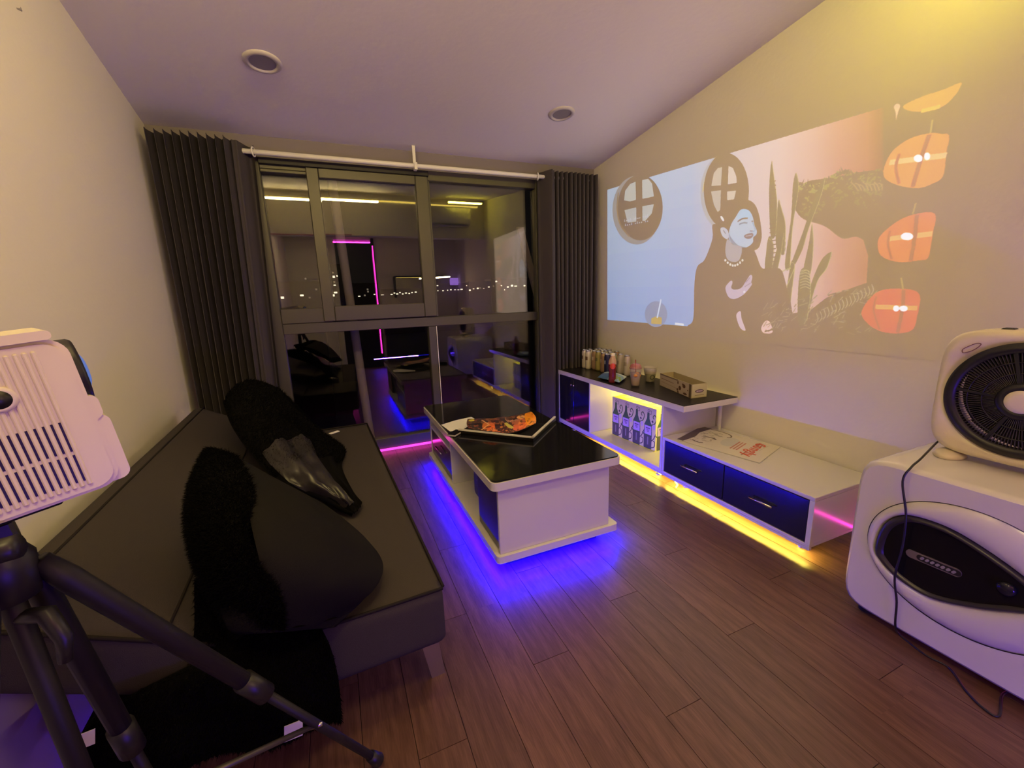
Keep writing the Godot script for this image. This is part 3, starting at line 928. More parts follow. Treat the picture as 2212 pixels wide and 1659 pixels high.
func build_table() -> void:
	var t := thing("coffee_table", "white coffee table with a black glass top glowing blue underneath", "table")
	var wl: Material = M.white_laminate
	var x0 := 0.535
	var x1 := 1.165
	var z0 := -2.905
	var z1 := -1.500
	# base board, rounded corners
	var s := mb()
	extrude(s, round_plan(x0, x1, z0, z1, 0.070, 0.02), Vector3(0, 0.033, 0))
	obj("base_board", s, wl, t)
	# top board with black glass let into it
	s = mb()
	extrude(s, round_plan(x0 - 0.012, x1 + 0.012, z0 - 0.012, z1 + 0.004, 0.412, 0.03), Vector3(0, 0.036, 0))
	obj("top_board", s, wl, t)
	s = mb()
	extrude(s, round_plan(x0 - 0.006, x1 + 0.006, z0 - 0.006, z1 - 0.002, 0.448, 0.028), Vector3(0, 0.006, 0))
	obj("glass_top", s, M.black_glass, t)
	# end panels, dividers
	var xa := x0 + 0.02
	var xb := x1 - 0.045
	box_part("end_panel", Vector3(xa, 0.103, z1 - 0.036), Vector3(xb, 0.412, z1 - 0.018), wl, t)
	box_part("end_panel", Vector3(xa, 0.103, z0 + 0.030), Vector3(xb, 0.412, z0 + 0.048), wl, t)
	box_part("divider", Vector3(xa, 0.103, -2.315), Vector3(xb, 0.412, -2.298), wl, t)
	box_part("divider", Vector3(xa + 0.03, 0.103, -1.825), Vector3(xb, 0.412, -1.808), wl, t)
	box_part("back_panel", Vector3(xb - 0.02, 0.103, -2.86), Vector3(xb, 0.412, -1.54), wl, t)
	# dark drawer at the far end, open shelf over it
	var dr := box_part("drawer", Vector3(xa + 0.004, 0.112, -2.852), Vector3(xa + 0.022, 0.300, -2.320), M.navy_gloss, t, 0.003)
	s = mb(true)
	tube(s, [Vector3(xa - 0.014, 0.225, -2.66), Vector3(xa - 0.014, 0.225, -2.50)], 0.005, 10)
	obj("handle", s, M.chrome, dr)
	box_part("shelf", Vector3(xa, 0.303, -2.855), Vector3(xb, 0.318, -2.315), wl, t)
	# dark door at the near end and the rounded dark block beside it
	box_part("door", Vector3(xa + 0.004, 0.112, -1.808), Vector3(xa + 0.022, 0.392, -1.540), M.navy_gloss, t, 0.003)
	s = mb()
	extrude(s, round_side(xa + 0.035, 0.190, 0.345, -1.968, -1.830, 0.022), Vector3(0.24, 0, 0))
	var blk := obj("speaker_block", s, M.black_plastic, t)
	for k in 2:
		s = mb(true)
		tube(s, [Vector3(xa + 0.036, 0.285, -1.905 + 0.018 * k), Vector3(xa + 0.030, 0.285, -1.905 + 0.018 * k)], 0.003, 8)
		obj("screw", s, M.chrome, blk)
	# recessed plinth and the blue strip tucked under the board
	box_part("plinth", Vector3(x0 + 0.07, 0.0, z0 + 0.08), Vector3(x1 - 0.07, 0.070, z1 - 0.08), M.black_plastic, t)
	for r in [[x0 + 0.02, z1 - 0.024, x1 - 0.02, z1 - 0.016], [x0 + 0.02, z0 + 0.016, x1 - 0.02, z0 + 0.024], [x0 + 0.016, z0 + 0.02, x0 + 0.024, z1 - 0.02], [x1 - 0.024, z0 + 0.02, x1 - 0.016, z1 - 0.02]]:
		box_part("led_strip", Vector3(r[0], 0.062, r[1]), Vector3(r[2], 0.0695, r[3]), M.led_blue, t, 0.0)
	# ---- things on the table
	var y := 0.4545
	var tray := thing("tray", "shallow black tray with a pale rim lying askew on the black glass table", "tray")
	var a := on_y(990, 937, y)
	var b := on_y(1152, 955, y)
	var u := Vector3(b.x - a.x, 0, b.z - a.z).normalized()
	var n := Vector3(u.z, 0, -u.x)
	var L := a.distance_to(b)
	var D := 0.30
	s = mb()
	extrude(s, [a, b, b + n * D, a + n * D], Vector3(0, 0.008, 0))
	obj("base", s, M.black_top, tray)
	for e in [[a, b, n], [b, b + n * (D + 0.10), -u]]:
		s = mb()
		var th: Vector3 = e[2] * 0.012
		extrude(s, [e[0], e[1], e[1] + th, e[0] + th], Vector3(0, 0.020, 0))
		var rim := obj("side", s, M.black_top, tray)
		s = mb()
		extrude(s, [e[0] + Vector3(0, 0.020, 0), e[1] + Vector3(0, 0.020, 0), e[1] + th + Vector3(0, 0.020, 0), e[0] + th + Vector3(0, 0.020, 0)], Vector3(0, 0.007, 0))
		obj("pale_rim", s, M.white_laminate, rim)
	# snack bag with a printed photo of food, curling up at one end
	var im := Image.create(256, 96, false, Image.FORMAT_RGB8)
	im.fill(sc(74, 42, 34))
	var r2 := RandomNumberGenerator.new()
	r2.seed = 5
	for q in [[40, 55, 34, 40, sc(40, 32, 36)], [78, 58, 20, 34, sc(190, 104, 50)], [95, 62, 24, 30, sc(206, 96, 44)], [128, 50, 28, 40, sc(48, 28, 30)], [150, 64, 22, 26, sc(60, 36, 32)], [186, 40, 24, 24, sc(168, 92, 70)], [196, 70, 30, 20, sc(196, 92, 56)], [168, 22, 26, 12, sc(60, 30, 28)], [200, 22, 16, 10, sc(222, 160, 98)], [236, 45, 26, 50, sc(222, 140, 20)]]:
		fill_poly(im, ell(Vector2(q[0], q[1]), q[2], q[3], 20), q[4])
	for i in 260:
		var c2 := Vector2(r2.randf() * 256, r2.randf() * 96)
		var base := im.get_pixel(int(c2.x), int(c2.y))
		fill_poly(im, ell(c2, 2 + r2.randf() * 7, 1 + r2.randf() * 4, 10, r2.randf() * 3.0), base.lerp([sc(235, 150, 60), sc(30, 20, 20), sc(220, 110, 70)][i % 3], 0.45))
	fill_poly(im, ell(Vector2(20, 14), 12, 9), sc(190, 180, 50))
	fill_poly(im, [Vector2(134, 40), Vector2(144, 34), Vector2(170, 66), Vector2(162, 74), Vector2(150, 66)], sc(176, 168, 80))
	for k in 5:
		stroke(im, [Vector2(140 + k * 9, 20 + k * 2), Vector2(152 + k * 9, 34)], 3, sc(200, 150, 120))
	stroke(im, [Vector2(54, 20), Vector2(80, 44), Vector2(54, 84)], 4, sc(214, 168, 120))
	var pk := thing("snack_bag", "glossy snack bag printed with orange grilled food lying in the tray", "snack bag")
	var pc := [[on_y(1012, 925, y + 0.035), on_y(1060, 932, y + 0.03), on_y(1110, 934, y + 0.03), on_y(1158, 914, y + 0.05)], [on_y(1008, 915, y + 0.05), on_y(1060, 918, y + 0.055), on_y(1110, 916, y + 0.055), on_y(1158, 902, y + 0.075)], [on_y(1010, 905, y + 0.045), on_y(1062, 903, y + 0.05), on_y(1108, 898, y + 0.055), on_y(1147, 889, y + 0.09)]]
	s = mb(true)
	patch(s, func(uu, vv): return net(pc, uu, vv) + Vector3(0, 0.004 * sin(uu * 23.0) * sin(vv * 6.0), 0), 30, 10, true)
	obj("printed_face", s, tex_mat("snack_print", im, 0.3), pk)
	s = mb(true)
	patch(s, func(uu, vv): return net(pc, 1.0 - uu, vv) + Vector3(0, -0.022, 0) * minf(1.0, 8.0 * minf(minf(uu, 1.0 - uu), minf(vv, 1.0 - vv))), 20, 8)
	obj("back_face", s, M.black_plastic, pk)
	# sheet of paper under it and a dark phone
	s = mb()
	var pp := [on_y(953, 918, y + 0.002), on_y(972, 932, y + 0.002), on_y(1010, 928, y + 0.002), on_y(1026, 905, y + 0.002), on_y(1018, 901, y + 0.002), on_y(985, 908, y + 0.002)]
	extrude(s, pp, Vector3(0, 0.0012, 0))
	tag(obj("paper_sheet", s, M.care_label), "crumpled pale sheet of paper at the sofa edge of the coffee table", "paper")
	var ph := thing("phone", "dark phone at the table edge in front of the pale paper", "phone")
	var pa := on_y(984, 938, y)
	s = mb()
	cbox(s, Transform3D(Basis(Vector3.UP, 0.75), pa + Vector3(0, 0.006, 0)), Vector3(0.05, 0.005, 0.028), 0.003)
	obj("case", s, M.grey_plastic, ph)
	s = mb()
	cbox(s, Transform3D(Basis(Vector3.UP, 0.75), pa + Vector3(0, 0.0115, 0)), Vector3(0.046, 0.0006, 0.025), 0.0)
	obj("screen_glass", s, M.black_glass, ph)

func round_plan(x0: float, x1: float, z0: float, z1: float, y: float, r: float) -> Array:
	var out := []
	for c in [[x1 - r, z1 - r, 0.0], [x0 + r, z1 - r, PI / 2], [x0 + r, z0 + r, PI], [x1 - r, z0 + r, PI * 1.5]]:
		for k in 7:
			var a: float = c[2] + PI / 2 * k / 6.0
			out.append(Vector3(c[0] + r * cos(a), y, c[1] + r * sin(a)))
	return out
func round_side(x: float, y0: float, y1: float, z0: float, z1: float, r: float) -> Array:
	var out := []
	for c in [[y1 - r, z1 - r, 0.0], [y0 + r, z1 - r, PI / 2], [y0 + r, z0 + r, PI], [y1 - r, z0 + r, PI * 1.5]]:
		for k in 7:
			var a: float = c[2] + PI / 2 * k / 6.0
			out.append(Vector3(x, c[0] + r * cos(a), c[1] + r * sin(a)))
	return out

func build_unit() -> void:
	var wl: Material = M.white_laminate
	var xf := 1.828
	var xw := XR - 0.012
	# ---- shelf unit: dark cupboard, open alcove, black top
	var t := thing("shelf_unit", "low white shelf unit with a black top, dark cupboard and yellow lit alcove", "cabinet")
	box_part("top_board", Vector3(xf, 0.500, -3.262), Vector3(xw - 0.012, 0.537, -1.772), wl, t, 0.002)
	box_part("black_top", Vector3(xf + 0.001, 0.537, -3.261), Vector3(xw - 0.013, 0.5405, -1.773), M.black_top, t, 0.001)
	box_part("bottom_board", Vector3(xf, 0.062, -3.255), Vector3(xw, 0.088, -1.935), wl, t, 0.002)
	box_part("front_lip", Vector3(xf, 0.050, -3.255), Vector3(xf + 0.016, 0.0618, -1.935), wl, t, 0.001)
	box_part("side_panel", Vector3(xf, 0.088, -3.255), Vector3(xw, 0.500, -3.238), wl, t, 0.001)
	box_part("divider", Vector3(xf, 0.088, -2.765), Vector3(xw, 0.500, -2.748), wl, t, 0.001)
	box_part("side_panel", Vector3(xf, 0.088, -1.952), Vector3(xw, 0.500, -1.935), wl, t, 0.001)
	box_part("back_panel", Vector3(xw - 0.008, 0.088, -3.238), Vector3(xw, 0.480, -1.952), wl, t, 0.001)
	for k in 2:
		var d := box_part("door", Vector3(xf - 0.001, 0.092, -3.236 + 0.240 * k), Vector3(xf + 0.016, 0.497, -3.000 + 0.240 * k), M.navy_gloss, t, 0.002)
		var s := mb(true)
		lathe(s, [Vector2(0.0, 0.0), Vector2(0.006, 0.002), Vector2(0.009, 0.010), Vector2(0.008, 0.014), Vector2(0.0, 0.016)], Transform3D(Basis(Vector3.BACK, PI / 2), Vector3(xf - 0.001, 0.44, -3.022 + 0.042 * k)), 16)
		obj("knob", s, M.chrome, d)
	# tubular post carrying the free end of the top
	var s := mb(true)
	tube(s, [Vector3(2.235, 0.306, -1.865), Vector3(2.235, 0.500, -1.865)], 0.011, 16)
	obj("post", s, M.white_paint, t)
	for z in [-3.1, -2.02]:
		s = mb(true)
		lathe(s, [Vector2(0.026, 0.0), Vector2(0.026, 0.014), Vector2(0.022, 0.016), Vector2(0.022, 0.062)], Transform3D(Basis(), Vector3(xf + 0.07, 0, z)), 20)
		obj("foot", s, M.chrome, t)
	box_part("led_strip", Vector3(1.850, 0.0594, -2.84), Vector3(1.857, 0.0619, -1.96), M.led_lemon, t, 0.0)
	box_part("led_strip", Vector3(2.196, 0.494, -2.745), Vector3(2.204, 0.4998, -1.955), M.led_lemon, t, 0.0)
	s = mb(true)      # bare end of the strip, glaring at the corner of the plinth
	tube(s, [Vector3(xf + 0.004, 0.049, -1.815), Vector3(xf + 0.010, 0.030, -1.800), Vector3(xf + 0.006, 0.012, -1.808)], 0.006, 8)
	obj("led_strip_end", s, M.led_lemon, t)
	# ---- drawer unit
	var u := thing("drawer_unit", "long low white unit with two dark drawers under the projected film", "cabinet")
	var za := -1.932
	var zb := -1.016
	box_part("top_board", Vector3(xf, 0.286, za), Vector3(xw, 0.305, zb), wl, u, 0.002)
	box_part("bottom_board", Vector3(xf, 0.062, za), Vector3(xw, 0.078, zb), wl, u, 0.002)
	box_part("front_lip", Vector3(xf, 0.050, za), Vector3(xf + 0.016, 0.0618, zb), wl, u, 0.001)
	box_part("side_panel", Vector3(xf, 0.078, za), Vector3(xw, 0.286, za + 0.018), wl, u, 0.001)
	box_part("side_panel", Vector3(xf, 0.078, zb - 0.022), Vector3(xw, 0.286, zb), M.white_gloss, u, 0.001)
	box_part("back_panel", Vector3(xw - 0.008, 0.078, za + 0.018), Vector3(xw, 0.286, zb - 0.022), wl, u, 0.001)
	for k in 2:
		var d0 := za + 0.020 + 0.438 * k
		var d := box_part("drawer", Vector3(xf + 0.002, 0.081, d0), Vector3(xf + 0.018, 0.283, d0 + 0.434), M.navy_gloss, u, 0.002)
		var zc := -1.698 if k == 0 else -1.250
		s = mb(true)
		tube(s, [Vector3(xf - 0.016, 0.180, zc - 0.06), Vector3(xf - 0.016, 0.180, zc + 0.06)], 0.0045, 10)
		for e in [-0.045, 0.045]:
			tube(s, [Vector3(xf - 0.016, 0.180, zc + e), Vector3(xf + 0.004, 0.180, zc + e)], 0.003, 8)
		obj("handle", s, M.chrome, d)
	for z in [-1.80, -1.09]:
		s = mb(true)
		lathe(s, [Vector2(0.028, 0.0), Vector2(0.028, 0.016), Vector2(0.024, 0.018), Vector2(0.024, 0.062)], Transform3D(Basis(), Vector3(xf + 0.09, 0, z)), 20)
		obj("foot", s, M.chrome, u)
	box_part("led_strip", Vector3(1.850, 0.0594, za + 0.03), Vector3(1.857, 0.0619, zb - 0.02), M.led_lemon, u, 0.0)
	# ---- drinks carton in the alcove
	var im := Image.create(512, 320, false, Image.FORMAT_RGB8)
	carton_art(im, 4)
	var im2 := Image.create(160, 320, false, Image.FORMAT_RGB8)
	carton_art(im2, 1)
	var top := Image.create(256, 96, false, Image.FORMAT_RGB8)
	top.fill(sc(196, 206, 60))
	for k in 4:
		fill_poly(top, [Vector2(16 + 62 * k, 14), Vector2(54 + 62 * k, 14), Vector2(54 + 62 * k, 60), Vector2(16 + 62 * k, 60)], sc(224, 230, 130))
	var ca := thing("drinks_carton", "white and green bottle carton printed with dark green bottles inside the yellow alcove", "carton")
	var p := [Vector3(1.962, 0.0885, -2.632), Vector3(1.992, 0.0885, -2.175)]
	var dp := Vector3(0.15, 0, -0.010)
	var up := Vector3(0, 0.312, 0)
	s = mb()
	uvquad(s, p[0], p[1], p[1] + up, p[0] + up)
	obj("printed_front", s, tex_mat("carton_front", im, 0.45), ca)
	s = mb()
	uvquad(s, p[1], p[1] + dp, p[1] + dp + up, p[1] + up)
	obj("printed_end", s, tex_mat("carton_end", im2, 0.45), ca)
	s = mb()
	uvquad(s, p[0] + up, p[1] + up, p[1] + up + dp, p[0] + up + dp)
	obj("top_flaps", s, tex_mat("carton_top", top, 0.45), ca)
	s = mb()
	quad(s, p[1] + dp, p[0] + dp, p[0] + dp + up, p[1] + dp + up)
	quad(s, p[0] + dp, p[0], p[0] + up, p[0] + dp + up)
	quad(s, p[0], p[0] + dp, p[1] + dp, p[1])
	obj("plain_sides", s, M.care_label, ca)
	# ---- magazine on the drawer unit
	var mg := thing("magazine", "flat magazine with red lettering on its pale cover lying on the drawer unit", "magazine")
	var c0 := on_y(1462, 950, 0.3065)
	var c1 := on_y(1641, 1001, 0.3065)
	var c2 := on_y(1686, 966, 0.3065)
	var c3 := on_y(1516, 922, 0.3065)
	s = mb()
	extrude(s, [c0, c1, c2, c3], Vector3(0, 0.004, 0))
	obj("pages", s, M.care_label, mg)
	var mi := Image.create(480, 320, false, Image.FORMAT_RGB8)
	mi.fill(sc(206, 200, 186))
	magazine_art(mi)
	s = mb()
	var e := Vector3(0, 0.0047, 0)
	uvquad(s, c0 + e, c1 + e, c2 + e, c3 + e)
	obj("cover", s, tex_mat("magazine_cover", mi, 0.35), mg)
	# red title, set along the short side
	var tm := TextMesh.new()
	var sf := SystemFont.new()
	sf.font_names = PackedStringArray(["Droid Sans"])
	sf.font_weight = 700
	tm.font = sf
	tm.text = "Congly"
	tm.font_size = 32
	tm.pixel_size = 0.0024
	tm.depth = 0.0006
	var long := (c1 - c0).normalized()
	var across := (c0 - c3).normalized()
	var o := meshobj("title_lettering", tm, mat("title_red", lin(0.55, 0.07, 0.02), 0.5), mg)
	o.transform = Transform3D(Basis(across, -(-long), Vector3.UP), (c2 + c1) / 2.0 - long * 0.085 + Vector3(0, 0.0052, 0))

func carton_art(im: Image, n: int) -> void:
	var w := im.get_width()
	var h := im.get_height()
	im.fill(sc(232, 228, 160))
	var cw := float(w) / n
	for k in n:
		var x := cw * (k + 0.36)
		# swirls
		stroke(im, smooth_path([Vector2(x + 30, 130), Vector2(x + 70, 110), Vector2(x + 84, 70), Vector2(x + 66, 48), Vector2(x + 50, 66), Vector2(x + 62, 78)], 6), 8, sc(96, 122, 40))
		stroke(im, smooth_path([Vector2(x + 36, 250), Vector2(x + 60, 230), Vector2(x + 86, 180), Vector2(x + 92, 160)], 6), 6, sc(40, 44, 36))
		stroke(im, smooth_path([Vector2(x + 40, 300), Vector2(x + 70, 286), Vector2(x + 76, 250), Vector2(x + 58, 246)], 6), 7, sc(70, 84, 44))
		stroke(im, smooth_path([Vector2(x - 60, 200), Vector2(x - 40, 216), Vector2(x - 30, 250)], 6), 7, sc(40, 46, 36))
		fill_poly(im, ell(Vector2(x + 60, 140), 14, 20), sc(214, 196, 205))
		fill_poly(im, [Vector2(x + 46, 86), Vector2(x + 50, 96), Vector2(x + 60, 100), Vector2(x + 50, 104), Vector2(x + 46, 116), Vector2(x + 42, 104), Vector2(x + 34, 100), Vector2(x + 42, 96)], sc(40, 34, 30))
		# bottle
		var b := []
		for p in [[11, 40], [13, 84], [24, 106], [40, 134], [43, 190], [42, 308], [38, 316]]:
			b.append(Vector2(x + p[0], p[1]))
		for p in [[-38, 316], [-42, 308], [-43, 190], [-40, 134], [-24, 106], [-13, 84], [-11, 40]]:
			b.append(Vector2(x + p[0], p[1]))
		fill_poly(im, b, sc(72, 112, 48))
		fill_poly(im, [Vector2(x - 42, 216), Vector2(x + 42, 216), Vector2(x + 41, 312), Vector2(x - 41, 312)], sc(92, 90, 76))
		fill_poly(im, [Vector2(x - 6, 225), Vector2(x + 8, 225), Vector2(x + 8, 285), Vector2(x - 6, 285)], sc(150, 146, 130))
		fill_poly(im, [Vector2(x - 36, 140), Vector2(x + 36, 140), Vector2(x + 37, 208), Vector2(x - 37, 208)], sc(206, 184, 214))
		for q in [[-22, 154, 22, 164], [-14, 170, 14, 176], [-12, 181, 12, 186]]:
			fill_poly(im, [Vector2(x + q[0], q[1]), Vector2(x + q[2], q[1]), Vector2(x + q[2], q[3]), Vector2(x + q[0], q[3])], sc(120, 92, 140))
		# stopper clip
		stroke(im, ell(Vector2(x + 4, 26), 10, 9, 16), 3, sc(48, 44, 36))
		stroke(im, [Vector2(x + 18, 24), Vector2(x + 30, 22), Vector2(x + 30, 48), Vector2(x + 16, 50)], 3, sc(60, 56, 46))

func magazine_art(im: Image) -> void:
	# dark photo band at one end, fading into line drawing; red and grey print
	fill_poly(im, [Vector2(0, 0), Vector2(70, 0), Vector2(46, 120), Vector2(60, 200), Vector2(40, 320), Vector2(0, 320)], sc(84, 72, 66))
	stroke(im, smooth_path([Vector2(60, 12), Vector2(150, 12), Vector2(205, 30), Vector2(222, 62), Vector2(205, 80)], 6), 9, sc(86, 70, 56))
	var r := RandomNumberGenerator.new()
	r.seed = 3
	for i in 46:
		var c := Vector2(50 + r.randf() * 110, 40 + r.randf() * 230)
		stroke(im, [c, c + Vector2(r.randf_range(8, 30), r.randf_range(-16, 16))], 4, sc(150, 138, 122).lerp(sc(96, 84, 76), r.randf()))
	stroke(im, [Vector2(90, 160), Vector2(150, 150), Vector2(176, 164)], 12, sc(100, 88, 72))
	stroke(im, [Vector2(70, 262), Vector2(120, 276), Vector2(140, 262)], 10, sc(92, 80, 66))
	fill_poly(im, ell(Vector2(250, 140), 46, 80), sc(190, 190, 186))
	for k in 3:
		stroke(im, [Vector2(290 + k * 17, 92), Vector2(290 + k * 17, 236)], 8, sc(182, 106, 92))
	stroke(im, [Vector2(384, 34), Vector2(384, 100)], 14, sc(176, 84, 58))
	stroke(im, [Vector2(402, 40), Vector2(402, 90)], 8, sc(176, 84, 58))
	stroke(im, [Vector2(372, 220), Vector2(372, 290)], 7, sc(140, 116, 96))
	stroke(im, [Vector2(430, 44), Vector2(418, 160)], 3, sc(170, 160, 140))

func build_shelf_things() -> void:
	var y := 0.5405
	# ---- slim drink cans crowded at the window end
	var ch := 0.168
	var spots := []
	var own := {0: "white drink can with a brown emblem standing closest to the dark curtain", 1: "white drink can with a brown emblem standing behind another white can", 2: "white drink can with a brown emblem in the front row beside a copper can", 3: "copper brown drink can in the front row between white and yellow green cans", 7: "copper brown drink can in the front row beside the dark blue can", 14: "copper brown drink can in the back row by the wall past the dark blue can"}
	for q in [[165, 172, 0], [330, 155, 0], [330, 208, 0], [475, 212, 1], [490, 168, 2], [590, 235, 3], [640, 146, 4], [725, 268, 1], [690, 196, 4], [830, 300, 5], [790, 216, 2], [850, 160, 4], [935, 186, 2], [910, 250, 4], [1100, 222, 1], [1000, 285, 2], [1180, 305, 4], [1350, 338, 4]]:
		var p := on_y(1245 + q[0] / 12.29, 740 + q[1] / 12.29, y + ch)
		spots.append([Vector2(p.x, p.z), q[2], own.get(spots.size(), "")])
	for it in 60:
		for i in spots.size():
			for j in i:
				var d: Vector2 = spots[i][0] - spots[j][0]
				var l := d.length()
				if l < 0.057:
					var push := d / maxf(l, 1e-4) * (0.057 - l) * 0.5
					spots[i][0] += push
					spots[j][0] -= push
			spots[i][0].x = clampf(spots[i][0].x, 1.90, 2.225)
			spots[i][0].y = maxf(spots[i][0].y, -3.195)
	var kinds := [
		["white drink can with a small brown emblem standing on the black shelf top", lin(0.62, 0.57, 0.50), lin(0.16, 0.09, 0.05)],
		["copper brown drink can standing on the black shelf top", lin(0.30, 0.19, 0.12), lin(0.45, 0.38, 0.32)],
		["pale silver green drink can standing on the black shelf top", lin(0.42, 0.42, 0.30), lin(0.22, 0.24, 0.12)],
		["yellow green drink can standing on the black shelf top", lin(0.34, 0.30, 0.10), lin(0.14, 0.15, 0.06)],
		["plain silver drink can standing on the black shelf top", lin(0.48, 0.42, 0.36), lin(0.30, 0.24, 0.20)],
		["dark blue drink can standing on the black shelf top", lin(0.012, 0.014, 0.06), lin(0.30, 0.32, 0.42)],
	]
	var proto := {}
	for sp in spots:
		var k: int = sp[1]
		var o: Node3D
		if not proto.has(k):
			o = thing("drink_can", kinds[k][0], "can", "drink cans on the shelf")
			var s := mb(true)
			lathe(s, [Vector2(0.019, 0.0), Vector2(0.022, 0.002), Vector2(0.0265, 0.012), Vector2(0.0268, 0.02), Vector2(0.0268, ch - 0.024), Vector2(0.0255, ch - 0.018), Vector2(0.0225, ch - 0.008), Vector2(0.0225, ch - 0.006)], Transform3D(), 24)
			obj("body", s, mat("can_%d" % k, kinds[k][1], 0.35, 0.3), o)
			s = mb(true)
			lathe(s, [Vector2(0.0226, ch - 0.007), Vector2(0.0236, ch - 0.003), Vector2(0.0230, ch), Vector2(0.0212, ch - 0.001), Vector2(0.0205, ch - 0.005), Vector2(0.0, ch - 0.005)], Transform3D(), 24)
			obj("lid", s, M.steel, o)
			s = mb(true)      # printed emblem, a slightly proud patch on the camera side
			for a in 6:
				var a0 := 1.15 + 0.16 * a
				var a1 := a0 + 0.16
				var R := 0.02705
				quad(s, Vector3(-R * sin(a0), 0.085, R * cos(a0)) , Vector3(-R * sin(a0), 0.115, R * cos(a0)), Vector3(-R * sin(a1), 0.115, R * cos(a1)), Vector3(-R * sin(a1), 0.085, R * cos(a1)))
			obj("printed_emblem", s, mat("can_print_%d" % k, kinds[k][2], 0.4), o)
			proto[k] = o
		else:
			o = proto[k].duplicate()
			o.name = numbered("drink_can")
			add_child(o)
		o.position = Vector3(sp[0].x, y, sp[0].y)
		if sp[2]:
			o.set_meta("label", sp[2])
		o.rotation.y = rng.randf_range(-0.4, 0.4)
	# ---- bottle of red drink
	var p := on_y(1322.5, 826, y)
	var bo := thing("drink_bottle", "clear bottle of red drink with a round orange label at the shelf edge", "bottle")
	bo.position = p
	var s := mb(true)
	lathe(s, [Vector2(0.0, 0.0), Vector2(0.026, 0.001), Vector2(0.029, 0.006), Vector2(0.027, 0.05), Vector2(0.026, 0.085), Vector2(0.0295, 0.105), Vector2(0.030, 0.140)], Transform3D(), 28)
	obj("red_drink", s, mat("red_drink", lin(0.16, 0.02, 0.025), 0.2), bo)
	s = mb(true)
	lathe(s, [Vector2(0.0302, 0.140), Vector2(0.028, 0.165), Vector2(0.018, 0.190), Vector2(0.014, 0.200), Vector2(0.0135, 0.204)], Transform3D(), 28)
	obj("shoulder", s, mat("peach_plastic", lin(0.45, 0.28, 0.18), 0.25), bo)
	s = mb(true)
	lathe(s, [Vector2(0.015, 0.203), Vector2(0.0155, 0.218), Vector2(0.013, 0.222), Vector2(0.0, 0.222)], Transform3D(), 20)
	obj("cap", s, M.cream_plastic, bo)
	s = mb(true)
	for a in 12:      # round label wrapped on the front
		for b in 12:
			var f := func(i: int, j: int) -> Vector3:
				var rr := 0.0225 * j / 12.0
				var th := TAU * i / 12.0
				var ang := PI / 2 + 0.55 + rr * cos(th) / 0.031
				return Vector3(cos(ang) * 0.0309, 0.128 + rr * sin(th), sin(ang) * 0.0309)
			quad(s, f.call(a, b), f.call(a, b + 1), f.call(a + 1, b + 1), f.call(a + 1, b))
	obj("round_label", s, mat("orange_label", lin(0.62, 0.07, 0.02), 0.4), bo)
	# ---- pack of wet wipes lying flat
	var wp := thing("wipes_pack", "flat blue and green soft pack of wipes lying behind the red bottle", "packet")
	var a0 := on_y(1290, 815, y + 0.015)
	var a1 := on_y(1338, 826, y + 0.015)
	var a2 := on_y(1354, 814, y + 0.015)
	var a3 := on_y(1310, 804, y + 0.015)
	var im := Image.create(128, 64, false, Image.FORMAT_RGB8)
	im.fill(sc(120, 150, 170))
	fill_poly(im, [Vector2(0, 0), Vector2(128, 0), Vector2(128, 22), Vector2(0, 34)], sc(190, 200, 190))
	fill_poly(im, [Vector2(0, 40), Vector2(70, 34), Vector2(60, 64), Vector2(0, 64)], sc(70, 100, 140))
	for k in 6:
		fill_poly(im, ell(Vector2(82 + k * 8, 44 + (k % 2) * 8), 6, 7), sc(120, 150, 50))
	s = mb(true)
	patch(s, func(u, v): return (a0.lerp(a1, u)).lerp(a3.lerp(a2, u), v) + Vector3(0, 0.030 * pow(sin(PI * clampf(u, 0.0, 1.0)), 0.4) * pow(sin(PI * clampf(v, 0.0, 1.0)), 0.4), 0), 18, 12, true)
	obj("printed_top", s, tex_mat("wipes_print", im, 0.35), wp)
	s = mb(true)
	patch(s, func(u, v): return (a0.lerp(a1, 1.0 - u)).lerp(a3.lerp(a2, 1.0 - u), v) - Vector3(0, 0.0145 * pow(sin(PI * u), 0.3) * pow(sin(PI * v), 0.3), 0), 12, 8)
	obj("underside", s, M.grey_plastic, wp)
	# ---- two plastic cups, dark mug
	var c1 := thing("plastic_cup", "tall clear plastic cup of iced peach tea with a red straw", "cup")
	c1.position = on_y(1372, 833, y)
	s = mb(true)
	lathe(s, [Vector2(0.0, 0.001), Vector2(0.027, 0.001), Vector2(0.030, 0.008), Vector2(0.042, 0.128), Vector2(0.0435, 0.130)], Transform3D(), 32)
	obj("cup_wall", s, M.clear_plastic, c1)
	s = mb(true)
	lathe(s, [Vector2(0.0, 0.004), Vector2(0.026, 0.004), Vector2(0.029, 0.012), Vector2(0.0375, 0.094), Vector2(0.0, 0.094)], Transform3D(), 28)
	obj("melted_ice", s, mat("iced_tea", lin(0.34, 0.24, 0.19), 0.25), c1)
	s = mb(true)
	for k in 3:
		lathe(s, [Vector2(0.0, -0.010), Vector2(0.012, -0.006), Vector2(0.016, 0.002), Vector2(0.010, 0.012), Vector2(0.0, 0.014)], Transform3D(Basis(Vector3(1, 1, 0).normalized(), k * 1.1), Vector3(-0.018 + 0.016 * k, 0.078 + 0.010 * (k % 2), 0.024 - 0.002 * k)), 12)
	obj("peach_slices", s, mat("peach", lin(0.62, 0.25, 0.04), 0.4), c1)
	s = mb(true)
	lathe(s, [Vector2(0.0440, 0.126), Vector2(0.0455, 0.131), Vector2(0.041, 0.138), Vector2(0.036, 0.150), Vector2(0.026, 0.160), Vector2(0.010, 0.163)], Transform3D(), 32)
	obj("lid", s, M.pink_clear, c1)
	s = mb(true)
	tube(s, [Vector3(0.006, 0.05, 0.0), Vector3(-0.002, 0.19, 0.0)], 0.003, 8)
